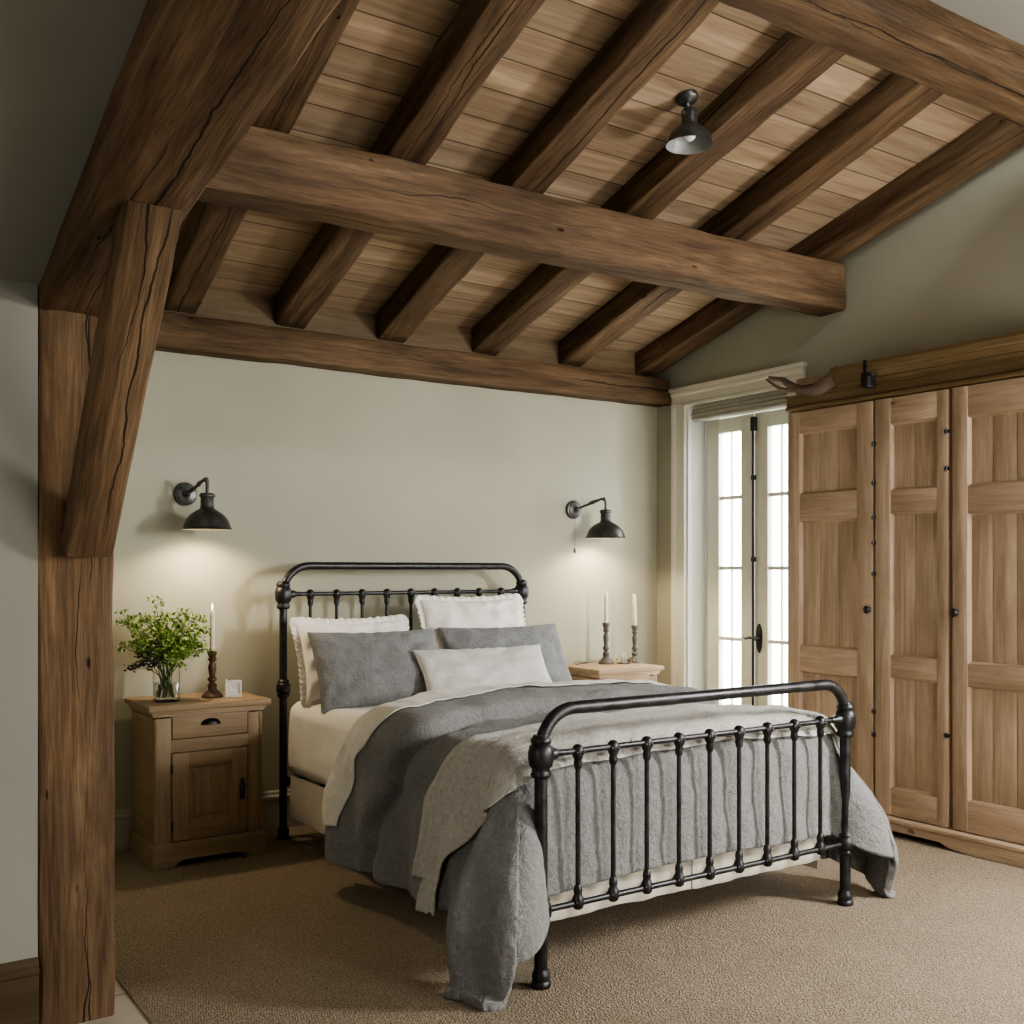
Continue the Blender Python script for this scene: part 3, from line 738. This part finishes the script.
def lerp_tab(tab, x):
    if x <= tab[0][0]: return tab[0][1]
    for (a, p), (b, q) in zip(tab[:-1], tab[1:]):
        if x <= b:
            t = (x-a)/(b-a); t = t*t*(3-2*t); return p+(q-p)*t
    return tab[-1][1]
YC = [(1.40, 4.10), (1.55, 4.04), (1.80, 3.90), (2.0, 3.74), (2.3, 3.84), (2.6, 3.91), (3.1, 3.86), (3.5, 3.80), (3.9, 3.95)]
def ycuff(x): return lerp_tab(YC, x)
def yhead(x): return ycuff(x)+.12
def fold_bump(x, y):
    t = (yhead(x)-y)/.36
    w = -.030*math.exp(-((t-1.03)/.06)**2)
    if -.02 < t < 1.05:
        u = max(0, min(1, t)); w += .060*max(0, 1-abs(2*u-1)**6)**.5
    return w
spx = [2.75-PX+2*PX*(k+1)/10 for k in range(9)]
def wrinkle(x, y):
    v = Vector((x, y, 0))
    w = .012*noise.noise(v*4.2)+.007*noise.noise(Vector((x*9, y*7, 2)))+.0045*noise.noise(Vector((x*22, y*19, 5)))+.002*noise.noise(Vector((x*45, y*40, 8)))
    dy = yF-y
    if dy > 0 and xL-.02 < x < xR_+.02:     # quilting puffs between the spindles on the foot face
        u = (x-(2.75-PX))/(2*PX/10)+.5*math.exp(-dy/.11)-.5*math.exp(-.3/.11); f = abs((u % 1)-.5)*2
        w += .006*(.5+.5*math.cos(PI*f))*sm(.0, .2, dy)-.003
    # diagonal pulls on top
    w += .006*math.sin((x*.7+y)*21+3*noise.noise(v*2))*sm(yF, yF+.2, y)*.6
    return w
def sheet_mesh(fx, fy, nx, ny, off, extra=None):
    """fx(u,v)->cloth x ; fy(x,v)->cloth y"""
    bm = bmesh.new(); V = []
    for j in range(ny+1):
        row = []
        for i in range(nx+1):
            x = fx(i/nx, j/ny); y = fy(x, j/ny)
            p = base(x, y); n = nrm(x, y)
            p = p+n*(off(x, y, i/nx, j/ny))
            if p.z < .012: p.z = .012
            row.append(bm.verts.new(p))
        V.append(row)
    for j in range(ny):
        for i in range(nx): bm.faces.new((V[j][i], V[j][i+1], V[j+1][i+1], V[j+1][i]))
    return bm
def cloth_obj(name, bm, mat, thick, label, cat):
    o = link(name, bm, mat, None, 180)
    s = o.modifiers.new('thickness', 'SOLIDIFY'); s.thickness = thick; s.offset = -1
    u = o.modifiers.new('smooth', 'SUBSURF'); u.levels = 1; u.render_levels = 1
    return tag(o, label, cat)
LH = .66
def duv_y(x, v):
    y0 = yF-.525; y1 = yhead(x)
    return y0+(y1-y0)*v
cloth_obj('duvet', sheet_mesh(lambda u, v: xL-LH+(xR_-xL+2*LH)*u, duv_y, 150, 120, lambda x, y, u, v: .006+fold_bump(x, y)+wrinkle(x, y)), M['grey'], .034,
          'crumpled grey linen duvet spread over the bed, draping to the carpet', 'duvet')
# turned-down top sheet
def sh_y(x, v): return ycuff(x)-.005*math.sin(x*14)+.25*v
def sh_off(x, y, u, v):
    t = sm(.78, 1, v)
    return (.016+max(.058*sm(.0, .1, v), fold_bump(x, y))+wrinkle(x, y))*(1-t)-.016*t+.004*noise.noise(Vector((x*14, y*5, 0)))*(1-t)
cloth_obj('top_sheet', sheet_mesh(lambda u, v: xL-.50-.04*v+(xR_-xL+.95)*u, sh_y, 140, 24, sh_off), M['sheet'], .005,
          'cream top sheet turned down over the duvet edge as a pale cuff', 'sheet')
# throw
def th_x(u, v):
    l = .67-.11*sm(.52, .60, v)+.012*noise.noise(Vector((v*9, 1, 0))); r = .42
    a = xL-l; b = xR_+r; return a+(b-a)*u
def th_y(x, v):
    dl = max(0, xL-x); dr = max(0, x-xR_)
    f = 2.835+.46*sm(.07, .62, dl)+.10*sm(0, .4, dr)+.014*noise.noise(Vector((x*4, 0, 1)))
    bk = lerp_tab([(1.4, 3.46), (1.75, 3.42), (2.0, 3.24), (2.45, 3.33), (3.0, 3.39), (3.6, 3.33)], x)
    return f+(bk-f)*v
def th_off(x, y, u, v):
    e = .016*(1-sm(.55, .60, v))+.008*math.exp(-((v-.52)/.05)**2)-.006*math.exp(-((v-.62)/.03)**2)+.010*math.exp(-((v-.93)/.06)**2)+.006*math.exp(-((v-.78)/.04)**2)
    return .018+max(-.004, wrinkle(x, y))+e+.004*noise.noise(Vector((x*8, y*16, 7)))
cloth_obj('throw_blanket', sheet_mesh(th_x, th_y, 150, 44, th_off), M['throw'], .006,
          'oatmeal woven throw folded across the foot of the bed over the duvet', 'throw')

# ------------------------------------------------------------------ pillows
def pillow(name, label, c, w, h, t, lean, yaw, roll, mat, frill=0, seed=0):
    n = 44; bm = bmesh.new(); F = {}; Bk = {}
    def outline(u, v):
        x = w/2*u*(1-.055*(1-v*v)**1.0*abs(u)); z = h/2*v*(1-.085*(1-u*u)*abs(v)); return x, z
    def pt(u, v, s):
        x, z = outline(u, v)
        e = max(0, (1-u*u))*max(0, (1-v*v)); th = t/2*e**.36
        sag = 1+.22*(-v)*(1-u*u)
        q = Vector((u*2.1+seed, v*1.6, s*1.0+seed))
        wv = (.017*noise.noise(q*1.6)+.007*noise.noise(q*3.6)+.004*noise.noise(q*8))*min(1, e*4)
        rad = .011*math.sin(math.atan2(v*h, u*w)*16+seed)*(max(abs(u), abs(v))**5)*min(1, e*7)
        return Vector((x, s*(th*sag+wv+rad), z))
    vs = {}
    for s in (1, -1):
        for j in range(n+1):
            for i in range(n+1):
                u = math.sin((-1+2*i/n)*PI/2*.98)/math.sin(PI/2*.98); v = math.sin((-1+2*j/n)*PI/2*.98)/math.sin(PI/2*.98)
                bd = i in (0, n) or j in (0, n)
                k = (i, j, 0 if bd else s)
                if k not in vs: vs[k] = bm.verts.new(pt(u, v, 0 if bd else s))
    g = lambda i, j, s: vs[(i, j, 0 if (i in (0, n) or j in (0, n)) else s)]
    for s in (1, -1):
        for j in range(n):
            for i in range(n):
                q = [g(i, j, s), g(i+1, j, s), g(i+1, j+1, s), g(i, j+1, s)]
                try: bm.faces.new(q)
                except ValueError: pass
    o = link(name, bm, mat, None, 180); tag(o, label, 'pillow')
    if frill:
        fb = bmesh.new(); rings = []; m = 260
        per = []
        for k in range(m):
            a = 4*k/m; sd = int(a); f = a-sd; f = f*2-1
            u, v = [(f, -1), (1, f), (-f, 1), (-1, -f)][sd]
            x, z = outline(u, v); per.append((x, z))
        for k in range(m):
            x, z = per[k]; xa, za = per[k-3]; xb, zb_ = per[(k+3) % m]
            tx, tz = xb-xa, zb_-za; l_ = math.hypot(tx, tz) or 1; nx, nz = tz/l_, -tx/l_
            ring = []
            for q in range(5):
                f = q/4; wv = math.sin(k*2*PI/m*58+seed+2.2*noise.noise(Vector((k*.2, seed, 0))))*.007*f+.005*noise.noise(Vector((k*.5, q, seed)))*f
                rr = -.006+f*(frill+.006*noise.noise(Vector((k*.3, seed, 2))))
                ring.append((x+nx*rr, wv, z+nz*rr))
            rings.append(ring)
        rings.append(rings[0]); loft(fb, rings, False, False)
        bmesh.ops.remove_doubles(fb, verts=list(fb.verts), dist=1e-5)
        fo = link('frill', fb, mat, o, 180); md = fo.modifiers.new('t', 'SOLIDIFY'); md.thickness = .002
    else:
        pb_ = bmesh.new(); pts = []
        for k in range(120):
            a = 4*k/120; sd = int(a); f = (a-sd)*2-1; u, v = [(f, -1), (1, f), (-f, 1), (-1, -f)][sd]; x, z = outline(u, v); pts.append((x, 0, z))
        tube(pb_, pts+[pts[0]], .0035, 6); link('piping', pb_, mat, o, 60)
    o.rotation_mode = 'XYZ'
    o.matrix_world = Matrix.Translation(c) @ Matrix.Rotation(R(yaw), 4, 'Z') @ Matrix.Rotation(R(-lean), 4, 'X') @ Matrix.Rotation(R(roll), 4, 'Y')
    return o
pillow('frilled_pillow', 'lower white frilled pillow, behind the large grey pillow nearest the brown cabinet', (2.335, 4.86, .90), .60, .40, .17, 20, 0, 0, M['white_c'], .038, 1)
pillow('frilled_pillow', 'higher of the two white frilled pillows, on the side nearer the french doors', (3.06, 4.885, 1.01), .64, .38, .17, 18, 0, 0, M['white_c'], .035, 2)
pillow('grey_pillow', 'large plain grey pillow leaning in front of the lower white frilled one', (2.36, 4.66, .865), .66, .42, .19, 30, -5, 0, M['grey_p'], 0, 3)
pillow('grey_pillow', 'large grey pillow partly hidden behind the small pale cushion', (3.16, 4.72, .87), .76, .40, .18, 28, 0, 0, M['grey_p'], 0, 4)
pillow('lumbar_cushion', 'small oblong pale grey cushion, frontmost of the pillows', (2.865, 4.47, .83), .74, .30, .15, 34, -2, 0, M['lumbar'], 0, 5)

# ------------------------------------------------------------------ wall lamps
def shade(bm, r, z0, mi=0):
    """bell shade hanging from z0, outer then inner skin"""
    k = r/.12
    out = [(.028, 0), (.031, -.006), (.031, -.062), (.035, -.075), (.052*k, -.085), (.078*k, -.103), (.099*k, -.128), (.109*k, -.155), (.113*k, -.168), (.12*k, -.176)]
    inn = [(.117*k, -.1775), (.110*k, -.170), (.105*k, -.155), (.095*k, -.130), (.075*k, -.107), (.052*k, -.09), (.025, -.08)]
    lathe(bm, out, 40, (0, 0, z0), 0, False); lathe(bm, inn, 40, (0, 0, z0), 1, False)
    a = [(.12*k, -.176), (.117*k, -.1775)]; lathe(bm, a, 40, (0, 0, z0), 0, False)
    lathe(bm, [(.001, .002), (.028, 0)], 20, (0, 0, z0), 0, False)
def sconce(label, px, sx, sy, zr_, r, cord):
    zp = 1.727
    T = thing('wall_lamp', label, 'lamp', (px, YB, zp), group='black bedside wall lamps')
    bm = bmesh.new(); lathe(bm, [(.058, 0), (.058, -.012), (.054, -.02), (.046, -.022), (.044, -.028), (.02, -.032), (.018, -.045), (.001, -.047)], 32, (0, 0, 0), axis='Y')
    for a in (.9, 2.4, 3.9, 5.4): sph(bm, (.04*math.cos(a), -.026, .04*math.sin(a)), .005, seg=8)
    link('wall_plate', bm, M['iron2'], T, 40)
    zt = zr_+.176-zp        # top of shade
    ex, ey, ez = sx-px, sy-YB, zt+.055
    bm = bmesh.new()
    pts = [(0, -.04, 0), (ex*.25, ey*.3-.01, ez*.35), (ex*.6, ey*.65, ez*.8), (ex*.85, ey*.88, ez+.012), (ex*.97, ey*.98, ez+.008), (ex, ey, ez-.01), (ex, ey, zt)]
    tube(bm, pts, .0075, 12); sph(bm, (ex*.6, ey*.65, ez*.8), .011); sph(bm, (ex*.95, ey*.96, ez+.01), .013); sph(bm, (0, -.045, 0), .016)
    link('arm', bm, M['iron2'], T, 60)
    bm = bmesh.new(); cp = []
    for i in range(25):
        t_ = i/24; cp.append((ex*t_+.012*math.sin(t_*9)+.012*math.sin(PI*t_), -.05+(ey+.05)*t_, ez*1.25*math.sin(min(1, t_*1.15)*PI/2)-(.055 if t_ > .93 else 0)*((t_-.93)/.07)))
    tube(bm, cp, .003, 8); link('flex_cord', bm, M['cord'], T, 60)
    bm = bmesh.new(); shade(bm, r, zt); lathe(bm, [(.032, -.002), (.036, -.006), (.036, -.018), (.032, -.022)], 24, (0, 0, zt), 0, False)
    tube(bm, [(.02, 0, zt-.012), (.042, 0, zt-.012)], .003, 8)
    for v in bm.verts: v.co += Vector((ex, ey, 0))
    sh = link('lamp_shade', bm, [M['iron2'], M['shade_in']], T, 50)
    bm = bmesh.new(); sph(bm, (ex, ey, zt-.125), .026, (1, 1, 1.15), 16); lathe(bm, [(.012, zt-.10), (.014, zt-.075)], 12, (ex, ey, 0))
    link('bulb', bm, M['bulb'], T, 180)
    if cord:
        bm = bmesh.new(); tube(bm, [(-.008, -.03, -.04), (-.008, -.03, -.24)], .0014, 6); lathe(bm, [(.001, -.275), (.008, -.268), (.009, -.255), (.003, -.238)], 10, (-.008, -.03, 0))
        link('pull_cord', bm, M['iron2'], T, 60)
    l = bpy.data.lights.new('wall_lamp_light', 'SPOT'); l.energy = 17; l.color = (1, .78, .52); l.spot_size = R(150); l.spot_blend = .5; l.shadow_soft_size = .03
    lo = bpy.data.objects.new('wall_lamp_light', l); C.objects.link(lo); lo.location = (sx, sy, zr_+.015); lo.rotation_euler = (0, 0, 0)
    return T
sconce('black metal wall lamp above the vase of flowers', 1.594, 1.640, 5.07, 1.546, .120, False)
sconce('black metal wall lamp with a pull cord above the two candlesticks', 4.015, 4.13, 5.09, 1.546, .128, True)

# ceiling lamp on the boards
T = thing('ceiling_lamp', 'small black metal lamp hanging from the board ceiling between two rafters', 'lamp', (3.04, 3.215, zr(3.215)+.135))
bm = bmesh.new(); lathe(bm, [(.046, .004), (.047, -.008), (.04, -.018), (.02, -.024), (.012, -.03), (.001, -.031)], 28)
o = link('ceiling_plate', bm, M['iron2'], T, 40); o.rotation_euler = (-math.atan(K), 0, 0)
bm = bmesh.new(); tube(bm, [(0, 0, -.02), (.005, 0, -.05), (.012, 0, -.07)], .012, 12); sph(bm, (.006, 0, -.05), .017)
tube(bm, [(.02, .0, -.045), (.034, 0, -.06), (.028, 0, -.085), (.012, 0, -.09)], .004, 8); tube(bm, [(-.012, 0, -.05), (-.02, 0, -.07), (-.008, 0, -.085)], .0035, 8)
link('swivel_arm', bm, M['iron2'], T, 60)
bm = bmesh.new(); shade(bm, .10, 0)
for v in bm.verts:
    v.co.z *= .82
    if v.co.z > -.055: v.co.x *= 1.05; v.co.y *= 1.05
    v.co += Vector((.014, 0, -.05))
link('lamp_shade', bm, [M['iron2'], m_simple('grey_enamel', (.24, .245, .24), .4)], T, 50)
bm = bmesh.new(); sph(bm, (.014, 0, -.148), .028, (1, 1, 1.1), 18); lathe(bm, [(.012, -.13), (.014, -.11)], 12, (.014, 0, 0)); link('bulb', bm, M['bulb_off'], T, 180)

# ------------------------------------------------------------------ things on the bedside cabinets
Z1, Z2 = .738, .768
vx, vy = 1.425, 5.0
bm = bmesh.new()
def sq(r, z, k=6.0):
    out = []
    for i in range(40):
        a = 2*PI*i/40; c, s_ = math.cos(a), math.sin(a); q = (abs(c)**k+abs(s_)**k)**(-1/k); out.append((r*c*q, r*s_*q, z))
    return out
loft(bm, [sq(.05, .0, 4), sq(.054, .003, 4), sq(.056, .155, 4), sq(.0535, .155, 4), sq(.051, .014, 4), sq(.048, .012, 4)])
vase = tag(link('glass_vase', bm, M['glass'], None, 40, (vx, vy, Z1)), 'clear squarish glass vase holding green sprigs', 'vase')
bm = bmesh.new(); loft(bm, [sq(.0495, .0145, 4), sq(.0515, .085, 4)]); tag(link('water', bm, M['water'], vase, 40), 'water in the vase')
def sprig(name, label, group, tip, base_, nl, leafm, seed, spread, ls):
    rnd = random.Random(seed)
    T = thing(name, label, 'flower sprig', (vx, vy, Z1+.017), group=group)
    p0 = Vector(base_); p3 = Vector(tip); p1 = Vector((base_[0]*-.2, base_[1]*-.2, .13)); p2 = Vector((tip[0]*.55, tip[1]*.55, .13+(tip[2]-.13)*.72))
    def bz(t): return p0*(1-t)**3+p1*3*t*(1-t)**2+p2*3*t*t*(1-t)+p3*t**3
    bm = bmesh.new(); tube(bm, [bz(i/12) for i in range(13)], [.0022]*8+[.0016]*5, 6)
    clusters = []
    for k in range(6):
        t = .52+.48*k/5; c = bz(t); e = c+Vector((rnd.uniform(-1, 1), rnd.uniform(-1, 1), rnd.uniform(-.2, .9)))*spread
        if k == 5: e = c
        tube(bm, [c-(bz(t)-bz(t-.06))*.8, (c+e)/2, e], .0011, 5); clusters.append(e)
    link('stem', bm, M['stem'], T, 60)
    for e in clusters:
        lf = bmesh.new()
        for q in range(nl):
            d = Vector((rnd.gauss(0, 1), rnd.gauss(0, 1), rnd.gauss(0, .75)))*ls*1.35
            c = e+d; s_ = ls*rnd.uniform(.5, 1.05)
            nn = Vector((rnd.uniform(-1, 1), rnd.uniform(-1, 1), rnd.uniform(.1, 1.2))).normalized(); a = nn.orthogonal().normalized(); a = Matrix.Rotation(rnd.uniform(0, 6.28), 3, nn) @ a; b = nn.cross(a)
            mi = 0 if rnd.random() < .6 else 1
            pts = [c-a*s_, c-a*s_*.3+b*s_*.55, c+a*s_*.45+b*s_*.45, c+a*s_, c+a*s_*.45-b*s_*.45, c-a*s_*.3-b*s_*.55]
            pts = [p+nn*s_*.25*((p-c).length/s_)**2 for p in pts]
            cv = lf.verts.new(c); pv = [lf.verts.new(p) for p in pts]
            for i in range(6): lf.faces.new((cv, pv[i], pv[(i+1) % 6])).material_index = mi
        link('leaf_cluster', lf, leafm, T, None)
rs = random.Random(3)
tips = [(-.20, .02, .40), (-.21, -.02, .36), (-.05, .02, .46), (.075, .03, .40), (-.12, .05, .33), (-.14, -.05, .27), (.02, .05, .36), (.06, -.03, .33), (.13, .02, .37), (.16, -.02, .31), (.14, .04, .25), (-.19, .03, .24), (-.02, -.06, .30), (.10, -.06, .24), (-.08, .0, .37), (.03, .0, .28), (.17, .0, .22), (.0, .06, .29), (-.1, -.05, .22), (.08, .03, .2)]
for i, tp in enumerate(tips):
    a = rs.uniform(0, 6.28)
    tall = i < 4
    sprig('flower_sprig', 'green leafy sprig with lime florets standing in the glass vase', 'green sprigs in the glass vase', tp, (.03*math.cos(a), .03*math.sin(a), .002), 13 if tall else 26, [M['leaf'], M['bloom']], 50+i, .03 if tall else .055, .011 if tall else .0125)
for i, tp in enumerate([(-.13, -.06, .20), (-.17, -.04, .15), (-.06, -.07, .25)]):
    sprig('dark_sprig', 'dark purple-brown sprig drooping at the front of the green sprigs', 'dark sprigs in the glass vase', tp, (.02*math.cos(i*2), .02*math.sin(i*2), .002), 22, [M['dark'], M['dark']], 90+i, .035, .0095)

def candlestick(label, x, y, z, H, mat, sc, lit, tilt=0, clab=''):
    k = H/.225
    T = thing('candlestick', label, 'candlestick', (x, y, z), group='turned candlesticks')
    bm = bmesh.new(); b = [(.050, 0), (.052, .006), (.048, .012), (.040, .018), (.036, .024), (.024, .034), (.019, .044)]
    lathe(bm, [(r*sc, zz*k) for r, zz in b], 28); link('base', bm, mat, T, 50)
    bm = bmesh.new(); b = [(.019, .042), (.022, .05), (.024, .058), (.016, .066), (.013, .072), (.021, .082), (.022, .09), (.013, .10), (.016, .12), (.020, .145), (.018, .155), (.012, .168), (.014, .174), (.021, .180), (.021, .186), (.014, .192)]
    lathe(bm, [(r*sc, zz*k) for r, zz in b], 24); link('stem', bm, mat, T, 50)
    bm = bmesh.new(); b = [(.014, .190), (.017, .198), (.022, .208), (.025, .222), (.024, .225), (.013, .225), (.012, .212)]
    lathe(bm, [(r*sc, zz*k) for r, zz in b], 24); link('candle_cup', bm, mat, T, 50)
    c = thing('candle', clab, 'candle', (x, y, z+.2125*k), group='ivory dinner candles'); c.rotation_euler = (0, tilt, 0)
    bm = bmesh.new(); lathe(bm, [(.010, 0), (.0118, .004), (.0112, .19), (.0098, .205), (.005, .209), (.001, .209)], 18); link('wax', bm, M['wax'], c, 60)
    bm = bmesh.new(); tube(bm, [(0, 0, .206), (.001, 0, .217)], .0011, 6); link('wick', bm, M['wick'], c, 60)
    if lit:
        bm = bmesh.new(); lathe(bm, [(.0005, .211), (.0035, .216), (.0042, .221), (.003, .229), (.0004, .241)], 12); link('flame', bm, M['flame'], c, 180)
candlestick('brown turned wooden candlestick beside the vase of flowers', 1.652, 5.03, Z1, .225, M['turned'], 1.0, True, 0, 'lit slim ivory candle beside the vase of flowers')
candlestick('tarnished turned candlestick by the loose lamp cord on the pale cabinet', 4.15, 5.11, Z2, .255, M['silvered'], .95, False, 0, 'upright ivory candle nearer the bed pillows')
candlestick('tarnished turned candlestick nearest the corner and french doors', 4.35, 5.07, Z2, .235, M['silvered'], .95, False, -.035, 'slightly tilted ivory candle nearest the french doors')
# clock
CLK = T = thing('desk_clock', 'little square cream clock beside the candlestick on the brown cabinet', 'clock', (1.735, 4.975, Z1), R(-8))
bm = bmesh.new(); box(bm, -.046, .046, -.012, .02, 0, .008, .003); box(bm, -.044, .044, -.012, -.0, .006, .018, .003); box(bm, -.044, .044, -.012, 0, .078, .09, .003); box(bm, -.044, -.032, -.012, 0, .01, .088, .003); box(bm, .032, .044, -.012, 0, .01, .088, .003); box(bm, -.042, .042, -.002, .018, .008, .088, .003)
link('case', bm, M['clock'], T, 40)
bm = bmesh.new(); box(bm, -.034, .034, -.005, -.001, .016, .08, 0); link('face', bm, M['face'], T)
bm = bmesh.new()
for a, b, c_, d_ in ((-.024, .024, .068, .0695), (-.024, .024, .025, .0265), (-.024, -.0225, .025, .0695), (.0225, .024, .025, .0695)): box(bm, a, b, -.0065, -.0045, c_, d_, 0)
for k in range(12):
    a = 2*PI*k/12; box(bm, .016*math.cos(a)-.001, .016*math.cos(a)+.001, -.0065, -.0045, .048+.016*math.sin(a)-.001, .048+.016*math.sin(a)+.001, 0)
tube(bm, [(0, -.006, .048), (.0, -.006, .061)], .0009, 6); tube(bm, [(0, -.006, .048), (.009, -.006, .044)], .0011, 6)
link('hands', bm, M['ink'], T, None)
bm = bmesh.new(); sph(bm, (-.035, .005, .092), .006, seg=10); link('button', bm, M['clock'], T)
CLK.scale = (.9, .9, .9)
# glass dish and tumbler
gd = bmesh.new(); lathe(gd, [(.044, 0), (.050, .004), (.052, .030), (.054, .034), (.050, .034), (.047, .03), (.045, .008), (.001, .007)], 32); 
tag(link('glass_dish', gd, M['glass'], None, 40, (4.255, 5.06, Z2)), 'low clear glass dish between the two candlesticks', 'dish')
gt = bmesh.new(); lathe(gt, [(.020, 0), (.022, .003), (.026, .06), (.0245, .06), (.0205, .006), (.001, .005)], 28)
tag(link('glass_tumbler', gt, M['glass'], None, 40, (4.255, 5.06, Z2+.0075)), 'tiny clear glass tumbler standing in the glass dish', 'tumbler')
cd = bmesh.new(); tube(cd, [(4.12+.14*math.cos(a)-.04, 5.14+.07*math.sin(a), Z2+.003+.012*abs(math.sin(a*2))) for a in [PI*.35+PI*.9*k/20 for k in range(21)]], .0022, 6)
tag(link('lamp_cord', cd, M['cord'], None, 60), 'thin dark cord lying looped on the pale cabinet top', 'cord')

# ------------------------------------------------------------------ light
w = bpy.data.worlds.new('overcast'); bpy.context.scene.world = w; w.use_nodes = True
bg = w.node_tree.nodes['Background']; bg.inputs[0].default_value = (.93, .97, 1, 1); bg.inputs[1].default_value = 20.0
def area(name, loc, target, sx, sy, e, col, portal=False):
    l = bpy.data.lights.new(name, 'AREA'); l.shape = 'RECTANGLE'; l.size = sx; l.size_y = sy; l.energy = e; l.color = col
    if portal: l.cycles.is_portal = True
    o = bpy.data.objects.new(name, l); C.objects.link(o); o.location = loc
    o.rotation_euler = (Vector(target)-Vector(loc)).to_track_quat('-Z', 'Y').to_euler(); return o
area('door_portal', (4.96, 4.54, 1.35), (0, 4.54, 1.35), .8, 1.9, 1, (1, 1, 1), True)
area('rear_window_light', (3.3, -1.1, 1.35), (2.7, 2.6, -.2), 2.2, 1.2, 100, (1, .97, .92))
area('right_window_light', (4.62, .9, 1.85), (2.5, 3.0, .5), .38, .7, 130, (1, .98, .95))
area('corridor_fill_light', (-2.3, .8, 1.7), (1.5, 2.5, 1.2), 1.2, 1.2, 24, (1, .97, .93))  # unseen fill lamp, added to lift the dim left side of the room

# ------------------------------------------------------------------ camera
cam = bpy.data.cameras.new('camera'); co = bpy.data.objects.new('camera', cam); C.objects.link(co)
co.location = (0, 0, 1.35); co.rotation_euler = (R(90), 0, R(-34))
cam.sensor_width = 36; cam.lens = 36*1058/1024; cam.shift_y = 58/1024; cam.clip_start = .05
sc = bpy.context.scene; sc.camera = co
sc.view_settings.view_transform = 'AgX'; sc.view_settings.look = 'AgX - Medium High Contrast'; sc.view_settings.exposure = 0.2
sc.cycles.use_denoising = True; sc.cycles.max_bounces = 8; sc.cycles.diffuse_bounces = 5; sc.cycles.transparent_max_bounces = 12
sc.cycles.sample_clamp_indirect = 6
